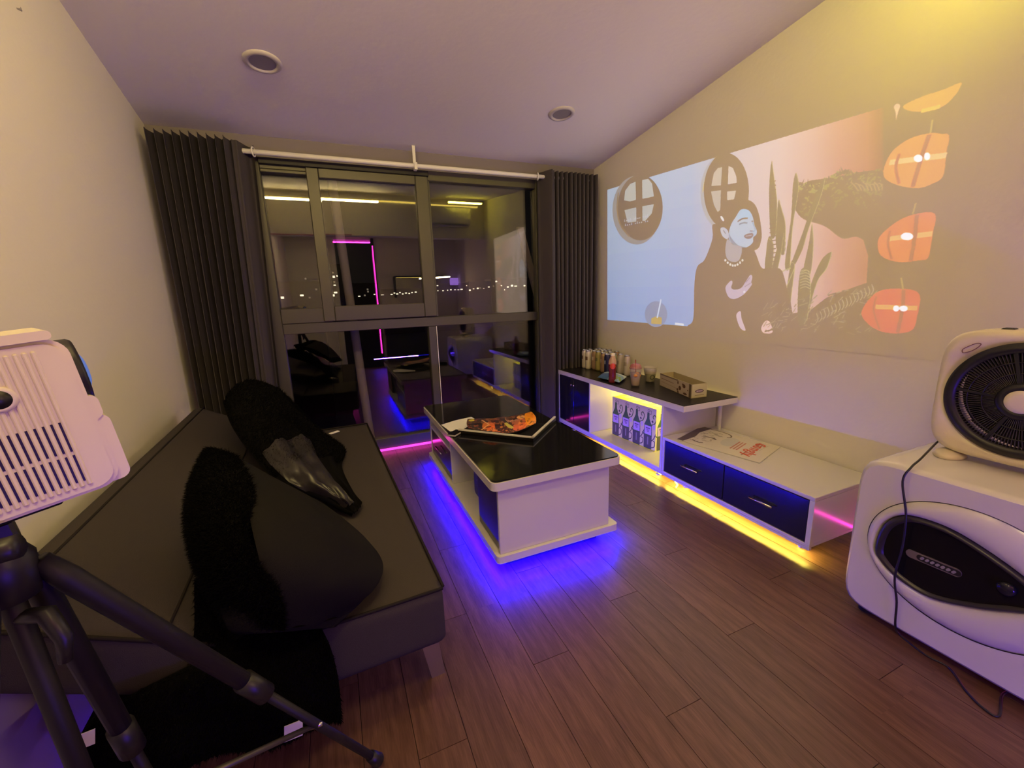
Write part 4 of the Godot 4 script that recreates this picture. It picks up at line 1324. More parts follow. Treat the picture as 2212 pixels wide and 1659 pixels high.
	obj("straw", s, mat("straw_red", lin(0.25, 0.02, 0.02), 0.4), c1)
	var c2 := thing("dessert_cup", "short clear dessert cup with green and cream layers near the wall", "cup")
	c2.position = on_y(1404, 824, y)
	s = mb(true)
	lathe(s, [Vector2(0.0, 0.001), Vector2(0.032, 0.001), Vector2(0.033, 0.006), Vector2(0.050, 0.108), Vector2(0.052, 0.110)], Transform3D(), 32)
	obj("cup_wall", s, M.clear_plastic, c2)
	s = mb(true)
	lathe(s, [Vector2(0.0, 0.003), Vector2(0.031, 0.003), Vector2(0.0325, 0.012), Vector2(0.0395, 0.062), Vector2(0.0, 0.062)], Transform3D(), 28)
	obj("green_layer", s, mat("matcha", lin(0.20, 0.20, 0.07), 0.5), c2)
	s = mb(true)
	lathe(s, [Vector2(0.0398, 0.0625), Vector2(0.0445, 0.092), Vector2(0.0, 0.094)], Transform3D(), 28)
	obj("cream_layer", s, mat("cream", lin(0.46, 0.42, 0.34), 0.5), c2)
	s = mb(true)
	torus(s, Vector3(-0.012, 0.040, 0.0365), Vector3(-0.25, -0.15, 1).normalized(), 0.016, 0.0025, 20, 6)
	obj("ring_print", s, mat("ring_print", lin(0.04, 0.05, 0.02), 0.5), c2)
	var mu := thing("dark_tumbler", "dark tumbler with a pinkish flat lid standing behind the red bottle", "cup")
	mu.position = on_y(1350, 803, y)
	s = mb(true)
	lathe(s, [Vector2(0.0, 0.0), Vector2(0.036, 0.001), Vector2(0.042, 0.118)], Transform3D(), 28)
	obj("cup_wall", s, M.black_plastic, mu)
	s = mb(true)
	lathe(s, [Vector2(0.043, 0.116), Vector2(0.044, 0.122), Vector2(0.040, 0.127), Vector2(0.0, 0.128)], Transform3D(), 28)
	obj("lid", s, mat("lid_pink", lin(0.34, 0.20, 0.20), 0.4), mu)
	s = mb()
	for k in 5:
		var a := 1.75 + 0.1 * k
		quad(s, Vector3(0.0392 * cos(a), 0.03, 0.0392 * sin(a)), Vector3(0.0412 * cos(a), 0.08, 0.0412 * sin(a)), Vector3(0.0412 * cos(a + 0.1), 0.08, 0.0412 * sin(a + 0.1)), Vector3(0.0392 * cos(a + 0.1), 0.03, 0.0392 * sin(a + 0.1)))
	obj("silver_label", s, M.steel, mu)
	# ---- open cardboard box
	var bxn := thing("cardboard_box", "open white cardboard box with brown print and an oval emblem on its end", "box")
	var f0 := on_y(1425, 832, y)
	var f1 := on_y(1493, 861, y)
	var f2 := on_y(1526, 857, y)
	var dv := f2 - f1
	dv.y = 0
	var f3 := f0 + dv
	var hh := Vector3(0, 0.088, 0)
	var fi := Image.create(320, 112, false, Image.FORMAT_RGB8)
	fi.fill(sc(176, 162, 150))
	stroke(fi, [Vector2(14, 40), Vector2(150, 46)], 5, sc(120, 94, 76))
	stroke(fi, [Vector2(20, 70), Vector2(180, 78)], 4, sc(150, 130, 108))
	fill_poly(fi, [Vector2(0, 0), Vector2(190, 0), Vector2(190, 12), Vector2(0, 12)], sc(120, 104, 92))
	for q in [[212, 64, 12, 18], [190, 84, 9, 11], [196, 104, 8, 8], [250, 36, 14, 16], [262, 96, 18, 9], [192, 24, 6, 14], [286, 60, 5, 6], [240, 24, 10, 6]]:
		fill_poly(fi, ell(Vector2(q[0], q[1]), q[2], q[3], 20), sc(78, 48, 26))
	fill_poly(fi, [Vector2(296, 0), Vector2(320, 0), Vector2(320, 112), Vector2(296, 112)], sc(96, 80, 60))
	s = mb()
	uvquad(s, f0, f1, f1 + hh, f0 + hh)
	obj("printed_side", s, tex_mat("box_side", fi, 0.6), bxn)
	var ei := Image.create(128, 128, false, Image.FORMAT_RGB8)
	ei.fill(sc(190, 184, 140))
	fill_poly(ei, ell(Vector2(66, 66), 36, 16), sc(70, 48, 52))
	fill_poly(ei, ell(Vector2(66, 66), 32, 12), sc(120, 96, 100))
	for k in 6:
		fill_poly(ei, ell(Vector2(45 + 8.5 * k, 66), 3.2, 6, 10), sc(214, 200, 200))
	stroke(ei, [Vector2(28, 104), Vector2(106, 102)], 6, sc(140, 132, 84))
	s = mb()
	uvquad(s, f1, f2, f2 + hh, f1 + hh)
	obj("printed_end", s, tex_mat("box_end", ei, 0.6), bxn)
	var card := mat("cardboard", lin(0.36, 0.30, 0.18), 0.8)
	for e in [[f0, f3], [f3, f2]]:
		s = mb()
		var d3: Vector3 = (e[1] - e[0]).normalized()
		extrude(s, [e[0], e[1], e[1] + hh, e[0] + hh], d3.cross(Vector3.UP) * 0.003)
		obj("side", s, card, bxn)
	s = mb()
	extrude(s, [f0, f1, f2, f3], Vector3(0, 0.002, 0))
	obj("bottom", s, card, bxn)
	for e in [[f0, f1], [f1, f2]]:
		s = mb()
		var d4: Vector3 = (e[1] - e[0]).normalized()
		extrude(s, [e[0] + d4.cross(Vector3.UP) * -0.0015, e[1] + d4.cross(Vector3.UP) * -0.0015, e[1] + hh + d4.cross(Vector3.UP) * -0.0015, e[0] + hh + d4.cross(Vector3.UP) * -0.0015], d4.cross(Vector3.UP) * -0.003)
		obj("inner_side", s, card, bxn)

func build_washer_and_fan() -> void:
	# ---- front loading machine with an egg shaped door, front towards the sofa
	var t := thing("washing_machine", "rounded white front loading machine with a black teardrop door", "washing machine")
	var xf := 1.665
	var xb := 2.245
	var c := Vector2(-0.515, 0.322)       # z, y of the centre of the front
	var hz := 0.282
	var hy := 0.290
	var n := 96
	var rr := squircle(n, hz, hy, 9.0)
	var P := func(i: int, k: float, x: float) -> Vector3: return Vector3(x, c.y + rr[i % n].y * k, c.x + rr[i % n].x * k)
	var s := mb(true)
	var prof := [[0.955, xf], [0.985, xf + 0.006], [1.0, xf + 0.022], [1.0, xb - 0.02], [0.985, xb]]
	for j in prof.size() - 1:
		for i in n:
			quad(s, P.call(i, prof[j][0], prof[j][1]), P.call(i + 1, prof[j][0], prof[j][1]), P.call(i + 1, prof[j + 1][0], prof[j + 1][1]), P.call(i, prof[j + 1][0], prof[j + 1][1]))
	for i in n:
		tri(s, P.call(i, 0.985, xb), P.call(i + 1, 0.985, xb), Vector3(xb, c.y, c.x))
	obj("cabinet", s, M.white_gloss, t)
	# front face: flat ring out to the groove, then a shallow swelling towards the door
	var g := []
	for i in n:
		var a := TAU * i / n
		g.append(Vector2(-0.497 + 0.246 * cos(a), 0.338 + 0.204 * sin(a)))
	var dr := smooth_loop([Vector2(-0.714, 0.300), Vector2(-0.700, 0.395), Vector2(-0.650, 0.452), Vector2(-0.570, 0.464), Vector2(-0.490, 0.448), Vector2(-0.382, 0.402), Vector2(-0.318, 0.358), Vector2(-0.318, 0.325), Vector2(-0.368, 0.300), Vector2(-0.450, 0.252), Vector2(-0.554, 0.213), Vector2(-0.640, 0.226), Vector2(-0.695, 0.262)], 8)
	# resample the door outline by angle so that it can be bridged
	var dc := Vector2(-0.535, 0.335)
	var D := []
	for i in n:
		var a := TAU * i / n
		var best := 1e9
		var hit := Vector2.ZERO
		for k in dr.size():
			var p1: Vector2 = dr[k]
			var p2: Vector2 = dr[(k + 1) % dr.size()]
			var x = Geometry2D.segment_intersects_segment(dc, dc + Vector2(cos(a), sin(a)) * 1.0, p1, p2)
			if x != null and dc.distance_to(x) < best:
				best = dc.distance_to(x)
				hit = x
		D.append(hit)
	var V := func(p: Vector2, x: float) -> Vector3: return Vector3(x, p.y, p.x)
	s = mb(true)
	for i in n:
		var j := (i + 1) % n
		quad(s, V.call(g[i], xf), V.call(g[j], xf), P.call(j, 0.955, xf), P.call(i, 0.955, xf))
	obj("front_panel", s, M.white_gloss, t)
	s = mb(true)
	for i in n:
		var j := (i + 1) % n
		var st := [[0.0, 0.004], [0.12, -0.006], [0.35, -0.014], [0.7, -0.016], [0.94, -0.010], [1.0, 0.0]]
		for k in st.size() - 1:
			var a0: Vector2 = g[i].lerp(D[i], st[k][0])
			var a1: Vector2 = g[j].lerp(D[j], st[k][0])
			var b0: Vector2 = g[i].lerp(D[i], st[k + 1][0])
			var b1: Vector2 = g[j].lerp(D[j], st[k + 1][0])
			quad(s, V.call(b0, xf + st[k + 1][1]), V.call(b1, xf + st[k + 1][1]), V.call(a1, xf + st[k][1]), V.call(a0, xf + st[k][1]))
	obj("door_surround", s, M.white_gloss, t)
	s = mb(true)
	var gp := []
	for i in n + 1:
		gp.append(V.call(g[i % n], xf + 0.0005))
	tube(s, gp, 0.0012, 6, false)
	obj("groove", s, M.black_plastic, t)
	# black door: rim, then recessed dark glass
	var door := Node3D.new()
	door.name = "door"
	t.add_child(door)
	s = mb(true)
	var rim := [[1.0, 0.0], [0.99, -0.012], [0.95, -0.018], [0.90, -0.017], [0.86, -0.008]]
	for i in n:
		var j := (i + 1) % n
		for k in rim.size() - 1:
			quad(s, V.call(dc.lerp(D[i], rim[k + 1][0]), xf + rim[k + 1][1]), V.call(dc.lerp(D[j], rim[k + 1][0]), xf + rim[k + 1][1]), V.call(dc.lerp(D[j], rim[k][0]), xf + rim[k][1]), V.call(dc.lerp(D[i], rim[k][0]), xf + rim[k][1]))
	obj("rim", s, M.grey_rim, door)
	s = mb(true)
	for i in n:
		var j := (i + 1) % n
		tri(s, V.call(dc, xf - 0.012), V.call(dc.lerp(D[j], 0.87), xf - 0.008), V.call(dc.lerp(D[i], 0.87), xf - 0.008))
	obj("dark_window", s, M.black_glass, door)
	# silver badge with blurred lettering, power knob
	var b0 := Vector2(-0.615, 0.334)
	var b1 := Vector2(-0.508, 0.336)
	s = mb(true)
	var cap := func(a: Vector2, b: Vector2, r: float, x: float, h: float, st2: SurfaceTool) -> void:
		var pts := []
		var d := (b - a).normalized()
		for i in 24:
			var th := TAU * i / 24.0
			var e := Vector2(cos(th), sin(th))
			pts.append(V.call((b if e.dot(d) > 0.0 else a) + e * r, x))
		extrude(st2, pts, Vector3(-h, 0, 0))
	var sb := mb()
	cap.call(b0, b1, 0.0135, xf - 0.011, 0.003, sb)
	obj("badge_plate", sb, mat("badge_silver", lin(0.22, 0.19, 0.17), 0.35, 0.4), door)
	sb = mb()
	cap.call(b0 + Vector2(0.024, 0), b1 + Vector2(0.004, 0), 0.0095, xf - 0.0141, 0.0006, sb)
	obj("badge_field", sb, M.black_plastic, door)
	sb = mb()
	for k in 7:
		cap.call(b0 + Vector2(0.027 + 0.0125 * k, -0.001), b0 + Vector2(0.030 + 0.0125 * k, 0.003), 0.0038, xf - 0.0148, 0.0005, sb)
	obj("badge_lettering", sb, M.grey_plastic, door)
	s = mb(true)
	lathe(s, [Vector2(0.0, 0.0), Vector2(0.020, 0.0), Vector2(0.019, 0.010), Vector2(0.014, 0.014), Vector2(0.0, 0.015)], Transform3D(Basis(Vector3.BACK, PI / 2), Vector3(xf - 0.009, 0.352, -0.405)), 24)
	obj("knob", s, M.navy_gloss, door)
	# feet
	for q in [[1.73, -0.74], [2.18, -0.74], [1.73, -0.29], [2.18, -0.29]]:
		s = mb(true)
		lathe(s, [Vector2(0.024, 0.0), Vector2(0.024, 0.02), Vector2(0.016, 0.036)], Transform3D(Basis(), Vector3(q[0], 0, q[1])), 16)
		obj("foot", s, M.black_plastic, t)
	# ---- box fan on top
	var f := thing("box_fan", "square white box fan with a black round grille standing on the washing machine", "fan")
	var fx := 1.862
	var fd := 0.135
	var fc := Vector2(-0.510, 0.842)
	var fo := squircle(n, 0.205, 0.208, 5.0)
	var R0 := 0.172
	var Q := func(i: int, k: float, x: float) -> Vector3: return Vector3(x, fc.y + fo[i % n].y * k, fc.x + fo[i % n].x * k)
	var C := func(i: int, r: float, x: float) -> Vector3: return Vector3(x, fc.y + sin(TAU * i / n) * r, fc.x + cos(TAU * i / n) * r)
	s = mb(true)
	for i in n:
		var j := i + 1
		quad(s, C.call(i, R0, fx + 0.004), C.call(j, R0, fx + 0.004), Q.call(j, 0.90, fx), Q.call(i, 0.90, fx))
		quad(s, Q.call(i, 0.90, fx), Q.call(j, 0.90, fx), Q.call(j, 0.97, fx + 0.006), Q.call(i, 0.97, fx + 0.006))
		quad(s, Q.call(i, 0.97, fx + 0.006), Q.call(j, 0.97, fx + 0.006), Q.call(j, 1.0, fx + 0.024), Q.call(i, 1.0, fx + 0.024))
		quad(s, Q.call(i, 1.0, fx + 0.024), Q.call(j, 1.0, fx + 0.024), Q.call(j, 1.0, fx + fd - 0.02), Q.call(i, 1.0, fx + fd - 0.02))
		quad(s, Q.call(i, 1.0, fx + fd - 0.02), Q.call(j, 1.0, fx + fd - 0.02), Q.call(j, 0.95, fx + fd), Q.call(i, 0.95, fx + fd))
		quad(s, Q.call(i, 0.95, fx + fd), Q.call(j, 0.95, fx + fd), C.call(j, R0, fx + fd), C.call(i, R0, fx + fd))
		quad(s, C.call(i, R0, fx + fd), C.call(j, R0, fx + fd), C.call(j, R0, fx + 0.004), C.call(i, R0, fx + 0.004))
	obj("housing", s, M.cream_plastic, f)
	s = mb(true)
	for i in n:
		var j := i + 1
		for k in [[R0 + 0.004, 0.004, R0 + 0.002, -0.006], [R0 + 0.002, -0.006, R0 - 0.012, -0.012], [R0 - 0.012, -0.012, R0 - 0.026, -0.008], [R0 - 0.026, -0.008, R0 - 0.028, 0.012]]:
			quad(s, C.call(i, k[2], fx + k[3]), C.call(j, k[2], fx + k[3]), C.call(j, k[0], fx + k[1]), C.call(i, k[0], fx + k[1]))
	obj("grille_ring", s, M.black_plastic, f)
	var ri := R0 - 0.026
	# rotating grille: thin radial fins, three rings, stout spokes
	s = mb()
	for i in 110:
		var a := TAU * i / 110.0
		var e := Vector3(0, sin(a), cos(a))
		var w := Vector3(0, cos(a), -sin(a)) * 0.0007
		var c0 := Vector3(fx - 0.004, fc.y, fc.x)
		var pa := c0 + e * 0.052
		var pb := c0 + e * ri
		var dx := Vector3(0.012, 0, 0)
		quad(s, pa - w, pa + w, pb + w, pb - w)
		quad(s, pa - w, pb - w, pb - w + dx, pa - w + dx)
		quad(s, pb + w, pa + w, pa + w + dx, pb + w + dx)
	var fins := obj("grille_fins", s, mat("fin_plastic", lin(0.06, 0.055, 0.05), 0.35), f)
	fins.set_meta("kind", "stuff")
	for r in [0.085, 0.118]:
		s = mb(true)
		torus(s, Vector3(fx - 0.005, fc.y, fc.x), Vector3.LEFT, r, 0.0018, 64, 6)
		obj("grille_hoop", s, M.black_plastic, f)
	for k in 5:
		var a := PI - 0.10 + TAU * k / 5.0
		var e := Vector3(0, sin(a), cos(a))
		var w := Vector3(0, cos(a), -sin(a)) * 0.004
		s = mb()
		var c0 := Vector3(fx - 0.008, fc.y, fc.x)
		extrude(s, [c0 + e * 0.05 - w, c0 + e * 0.05 + w, c0 + e * (ri + 0.004) + w, c0 + e * (ri + 0.004) - w], Vector3(0.014, 0, 0))
		obj("grille_spoke", s, M.black_plastic, f)
	s = mb(true)
	lathe(s, [Vector2(0.056, -0.012), Vector2(0.056, 0.004), Vector2(0.050, 0.010), Vector2(0.036, 0.011), Vector2(0.034, 0.009)], Transform3D(Basis(Vector3.BACK, PI / 2), Vector3(fx - 0.004, fc.y, fc.x)), 40)
	obj("hub_ring", s, M.black_plastic, f)
	s = mb(true)
	lathe(s, [Vector2(0.035, 0.009), Vector2(0.033, 0.013), Vector2(0.020, 0.015), Vector2(0.0, 0.016)], Transform3D(Basis(Vector3.BACK, PI / 2), Vector3(fx - 0.004, fc.y, fc.x)), 36)
	obj("hub_cap", s, M.cream_plastic, f)
	for k in 5:      # smoky blades behind the grille
		s = mb(true)
		var a := TAU * k / 5.0 + 0.3
		patch(s, func(u: float, v: float):
			var r := lerpf(0.04, 0.142, v)
			var th := a + (u - 0.5) * (0.75 + 0.25 * v) + 0.25 * v
			return Vector3(fx + 0.045 + 0.030 * (u - 0.5), fc.y + sin(th) * r, fc.x + cos(th) * r), 8, 6)
		obj("blade", s, M.blade, f)
	s = mb(true)
	lathe(s, [Vector2(0.0, 0.0), Vector2(R0 - 0.004, 0.0)], Transform3D(Basis(Vector3.BACK, PI / 2), Vector3(fx + fd - 0.03, fc.y, fc.x)), 40)
	obj("rear_guard", s, M.dark_metal, f)
	for zz in [-0.655, -0.365]:      # domed feet
		s = mb(true)
		lathe(s, [Vector2(0.036, 0.0), Vector2(0.040, 0.006), Vector2(0.034, 0.018), Vector2(0.018, 0.027), Vector2(0.0, 0.029)], Transform3D(Basis().scaled(Vector3(1.35, 1, 1)), Vector3(fx + 0.035, 0.6125, zz)), 28)
		obj("foot", s, M.cream_plastic, f)
	for k in 4:      # buttons on the top edge
		s = mb()
		bx(s, Vector3(fx + 0.045, 1.046, -0.600 + 0.045 * k), Vector3(fx + 0.075, 1.054, -0.570 + 0.045 * k), 0.004)
		obj("button", s, M.black_plastic if k == 0 else M.white_plastic, f)
	# bronze leaf shaped emblem at the corner
	s = mb(true)
	var e0 := on_x(2082, 762, fx)
	var e1 := on_x(2114, 740, fx)
	var ax := (e1 - e0)
	var ay := Vector3(0, -ax.z, ax.y) * 0.26
	var lp := []
	for q in smooth_loop([Vector2(0, 0), Vector2(0.5, 0.8), Vector2(1.0, 0.7), Vector2(0.9, -0.1), Vector2(0.5, -0.6), Vector2(0.12, -0.8)], 5):
		lp.append(e0 + ax * q.x + ay * q.y + Vector3(-0.001, 0, 0))
	lp.append(lp[0])
	tube(s, lp, 0.0011, 6, false)
	obj("emblem", s, mat("bronze", lin(0.16, 0.06, 0.03), 0.4), f)
	# ---- black mains cable hanging over the front
	var path := [Vector3(1.99, 0.66, -0.700), on_y(2034, 946, 0.66), on_x(1990, 990, 1.72), on_x(1968, 1010, 1.66), on_x(1950, 1040, 1.643), on_x(1957, 1112, 1.635), on_x(1950, 1180, 1.635), on_x(1933, 1246, 1.635), on_x(1937, 1300, 1.645), on_x(1934, 1352, 1.655), on_y(1945, 1372, 0.006), on_y(2000, 1415, 0.004), on_y(2050, 1442, 0.004), on_y(2085, 1490, 0.004), on_y(2125, 1530, 0.004), on_y(2158, 1546, 0.004), on_y(2166, 1500, 0.004), Vector3(1.76, 0.004, -0.36)]
	s = mb(true)
	tube(s, smooth_path(path, 6), 0.0033, 8)
	tag(obj("mains_cable", s, M.black_plastic), "thin black cable hanging down the front of the washing machine onto the floor", "cable")

# ================================================================ the projected film
var pic: Image
var unlit := Color8(140, 112, 94)      # how the bare wall looks there
const PZ0 := -3.24
const PZ1 := -0.88
const PY0 := 0.88
const PY1 := 2.14
func pc(x: float, y: float) -> Vector2:      # position in a close-up of the photograph -> place on the wall -> texel
	var w := on_x(1280.0 + x / 2.6333, 150.0 + y / 2.6333, XR)
	return Vector2((w.z - PZ0) / (PZ1 - PZ0) * pic.get_width(), (PY1 - w.y) / (PY1 - PY0) * pic.get_height())
func beam(r: int, g: int, b: int) -> Color:      # light thrown on the wall so that wall and light together look like r, g, b
	var c := Color8(r, g, b).srgb_to_linear()
	var w := unlit.srgb_to_linear()
	return Color(maxf(0.0, c.r - w.r), maxf(0.0, c.g - w.g), maxf(0.0, c.b - w.b)).linear_to_srgb()
func pp(pts: Array, c: Color, round_ := true) -> void:
	var out := []
	for p in pts:
		out.append(pc(p[0], p[1]))
	fill_poly(pic, smooth_loop(out, 5) if round_ else out, c)
func pe(x: float, y: float, rx: float, ry: float, c: Color, tilt := 0.0) -> void:
	var out := []
	for p: Vector2 in ell(Vector2(x, y), rx, ry, 40, tilt):
		out.append(pc(p.x, p.y))
	fill_poly(pic, out, c)
func pl(pts: Array, w: float, c: Color) -> void:
	var out := []
	for p in pts:
		out.append(pc(p[0], p[1]))
	stroke(pic, smooth_path(out, 5) if out.size() > 2 else out, w, c)

func build_projected_picture() -> void:
	pic = Image.create(1416, 756, false, Image.FORMAT_RGB8)
	pic.fill(Color.BLACK)
	var dark := Color.BLACK
	# lit background, column by column: cool white on the left to salmon on the right
	var stops := [[85, 176, 180, 196], [300, 180, 186, 206], [560, 182, 184, 206], [850, 214, 190, 190], [1050, 222, 190, 184], [1250, 220, 176, 162], [1400, 214, 160, 138], [1560, 204, 148, 118], [1640, 184, 136, 104], [1690, 152, 122, 96]]
	for k in 220:
		var x := 85.0 + (1690.0 - 85.0) * k / 220.0
		var x2 := 85.0 + (1690.0 - 85.0) * (k + 1.3) / 220.0
		var i := 0
		while i < stops.size() - 2 and stops[i + 1][0] < x:
			i += 1
		var f := clampf((x - stops[i][0]) / (stops[i + 1][0] - stops[i][0]), 0.0, 1.0)
		unlit = Color8(138, 110, 94).lerp(Color8(172, 138, 108), clampf((x - 85.0) / 1300.0, 0.0, 1.0))
		var r := int(lerpf(stops[i][1], stops[i + 1][1], f))
		var g := int(lerpf(stops[i][2], stops[i + 1][2], f))
		var b := int(lerpf(stops[i][3], stops[i + 1][3], f))
		var top := 683.0 - (x - 88.0) * 0.2985
		var top2 := 683.0 - (x2 - 88.0) * 0.2985
		var bot := 1425.0 + (x - 85.0) * 0.080
		for j in 8:      # the film's own wall turns bluer towards its foot
			var a := j / 8.0
			var a2 := (j + 1.0) / 8.0
			var q := [[x, lerpf(top, bot, a)], [x2, lerpf(top2, bot, a)], [x2, lerpf(top2, bot, a2)], [x, lerpf(top, bot, a2)]]
			var cool := a * clampf(1.0 - (x - 500.0) / 500.0, 0.0, 1.0)
			pp(q, beam(r - int(24 * cool), g - int(20 * cool), b + int(2 * cool)), false)
	unlit = Color8(142, 113, 94)
	# round windows with four panes
	pe(252, 800, 138, 196, beam(160, 145, 140))
	pe(272, 786, 128, 186, dark)
	pl([[148, 700], [140, 790], [158, 880], [210, 950]], 9, beam(158, 128, 100))
	pp([[180, 745], [186, 690], [215, 650], [246, 638], [248, 742], [214, 752]], beam(184, 176, 170), false)
	pp([[284, 736], [283, 628], [318, 622], [340, 650], [350, 722], [320, 730]], beam(186, 180, 176), false)
	pp([[182, 800], [250, 784], [250, 866], [200, 872]], beam(180, 172, 168), false)
	pp([[284, 778], [350, 766], [338, 820], [300, 862], [284, 862]], beam(182, 176, 172), false)
	pe(742, 700, 128, 212, beam(176, 168, 170))
	pp([[700, 500], [650, 590], [625, 700], [650, 640], [690, 560], [730, 505]], beam(206, 178, 120))
	pe(762, 690, 128, 214, dark)
	pp([[676, 664], [690, 590], [714, 560], [738, 556], [732, 660]], beam(190, 172, 160), false)
	pp([[770, 655], [774, 548], [800, 560], [820, 610], [822, 645]], beam(204, 184, 176), false)
	pp([[674, 694], [732, 686], [728, 800], [712, 812], [690, 770]], beam(186, 170, 160), false)
	pp([[766, 694], [818, 688], [806, 740], [766, 744]], beam(196, 178, 168), false)
	# subtitle: two short lines
	for row in [[180, 868, 320, 838, 13], [184, 892, 322, 866, 12]]:
		for k in row[4]:
			var t: float = (k + 0.15) / row[4]
			var x := lerpf(row[0], row[2], t)
			var y := lerpf(row[1], row[3], t)
			if k % 5 != 4:
				pl([[x, y], [x + 2, y - 9 - (6 if k % 3 == 0 else 0)]], 3.0, beam(214, 216, 232))
				pl([[x, y - 3], [x + 6, y - 6]], 2.6, beam(208, 210, 228))
	# drink at the lower left
	pe(362, 1392, 64, 74, beam(150, 148, 172))
	pp([[334, 1446], [336, 1416], [364, 1404], [394, 1412], [394, 1450]], beam(196, 164, 100), false)
	pl([[390, 1308], [380, 1360], [368, 1414]], 8, beam(206, 212, 232))
	pl([[470, 1446], [520, 1452]], 9, beam(222, 220, 226))
	unlit = Color8(166, 133, 104)
	# hanging foliage
	var r2 := RandomNumberGenerator.new()
	r2.seed = 11
	pp([[1150, 780], [1160, 690], [1220, 640], [1330, 620], [1450, 600], [1560, 580], [1660, 590], [1680, 760], [1660, 920], [1580, 980], [1500, 950], [1420, 960], [1320, 890], [1200, 850]], dark)
	for i in 330:      # leaf clumps, sunlit along the top
		var x := r2.randf_range(1160, 1640)
		var crest := 672.0 - (x - 1160.0) * 0.20 + 22.0 * sin(x * 0.021)
		var d := pow(r2.randf(), 1.7)
		var y := crest - 16.0 + d * 190.0
		var hi := (1.0 - d) * (1.0 - (x - 1160.0) / 900.0)
		var col := dark if r2.randf() < 0.45 else beam(int(170 + 18 * hi), int(144 + 26 * hi), int(104 + 6 * hi))
		pe(x, y, r2.randf_range(5, 19), r2.randf_range(3, 8), col, r2.randf_range(-1.1, 0.5))
	for i in 30:      # leaf tips against the salmon wall
		var x := r2.randf_range(1165, 1640)
		var crest := 664.0 - (x - 1160.0) * 0.20 + 22.0 * sin(x * 0.021)
		pp([[x - 5, crest + 8], [x + r2.randf_range(-26, 30), crest - r2.randf_range(8, 42)], [x + 6, crest + 8]], dark, false)
	for k in 9:
		pl([[1470 + k * 22, 640 + 8 * (k % 3)], [1490 + k * 22, 660 - 6 * (k % 2)], [1512 + k * 20, 690]], 4.0, beam(188, 158, 118))
	# foliage at the foot of the picture
	pp([[940, 1520], [960, 1470], [1060, 1440], [1130, 1390], [1240, 1370], [1330, 1300], [1430, 1260], [1560, 1215], [1600, 1560]], dark, false)
	# dark ground right of the pink wall
	pp([[1700, 190], [1720, 200], [1720, 1560], [1480, 1560], [1380, 1440], [1440, 1300], [1560, 1230], [1570, 1060], [1540, 960], [1640, 900], [1660, 560], [1680, 360]], dark, false)
	# snake plant
	for lf in [
		[[1021, 522], [1036, 640], [1050, 760], [1044, 930], [1016, 950], [1006, 760], [1008, 640]],
		[[1060, 742], [1078, 800], [1098, 890], [1092, 1050], [1046, 1010], [1050, 860]],
		[[1160, 588], [1172, 680], [1138, 900], [1124, 1120], [1096, 1110], [1130, 850], [1142, 660]],
		[[1326, 610], [1300, 720], [1232, 900], [1200, 1010], [1150, 1112], [1138, 1090], [1200, 920], [1268, 720]],
		[[1250, 878], [1257, 1000], [1240, 1162], [1198, 1165], [1232, 990]],
		[[1362, 1040], [1332, 1132], [1284, 1196], [1250, 1300], [1228, 1390], [1236, 1250], [1300, 1090]],
		[[1000, 960], [1030, 1000], [1020, 1150], [990, 1300], [964, 1480], [950, 1470], [976, 1180]],
		[[1090, 930], [1070, 1060], [1040, 1200], [1000, 1460], [976, 1480], [1010, 1200], [1056, 1000]],
		[[1180, 1160], [1230, 1150], [1240, 1280], [1220, 1430], [1170, 1440]],
		[[1130, 1100], [1150, 1120], [1130, 1300], [1110, 1500], [1080, 1500], [1100, 1300]]]:
		pp(lf, beam(164, 138, 100))
		var rim := []
		for q in lf.slice(0, 4):
			rim.append(q)
		pl(rim, 2.4, beam(200, 176, 132))
	for k in 36:      # cross bands
		var y := 640.0 + k * 24.0
		pl([[1010 + 4 * sin(k), y], [1044, y - 6]], 3.0, beam(140, 118, 88))
	pl([[1040, 1200], [1080, 1150], [1130, 1130]], 4, beam(196, 180, 130))
	pl([[1105, 1235], [1150, 1130]], 3, beam(196, 176, 130))
	unlit = Color8(150, 120, 98)
	# the woman: dark hair and clothes are simply unlit wall
	pp([[690, 880], [684, 960], [640, 1080], [596, 1124], [580, 1230], [574, 1420], [540, 1462], [560, 1520], [1090, 1560], [1090, 1180], [1020, 1130], [964, 1130], [930, 1050], [900, 1000], [820, 930]], dark)
	pp([[706, 960], [716, 850], [742, 790], [800, 752], [862, 738], [918, 762], [948, 830], [962, 930], [958, 978], [940, 1020], [880, 1040], [790, 1060], [720, 1020]], dark)
	pp([[960, 1470], [985, 1430], [1012, 1440], [1024, 1496], [975, 1500]], beam(226, 184, 176))
	pp([[816, 838], [846, 796], [888, 800], [912, 836], [922, 884], [936, 918], [932, 940], [916, 956], [912, 986], [876, 1012], [826, 1008], [782, 976], [776, 930], [790, 880]], beam(182, 188, 206))
	pp([[846, 800], [886, 802], [905, 836], [880, 846], [836, 850], [822, 840]], beam(172, 190, 214))
	pl([[826, 866], [852, 850], [884, 846]], 4.5, dark)
	pl([[834, 882], [858, 872], [882, 874]], 5, beam(150, 140, 146))
	pl([[906, 862], [914, 866]], 4, dark)
	pl([[912, 872], [926, 912], [914, 922]], 2.5, beam(150, 150, 172))
	pl([[896, 918], [912, 920]], 4, beam(148, 130, 134))
	pp([[862, 948], [884, 934], [912, 932], [914, 948], [898, 962], [876, 962]], beam(152, 122, 118))
	pl([[872, 948], [906, 944]], 3, beam(190, 178, 186))
	pp([[776, 930], [792, 960], [830, 1000], [880, 1012], [838, 1012], [790, 985]], beam(156, 150, 158))
	pp([[728, 906], [748, 898], [770, 916], [776, 950], [764, 966], [738, 946]], beam(192, 186, 196))
	pl([[744, 914], [758, 934]], 3, beam(150, 130, 120))
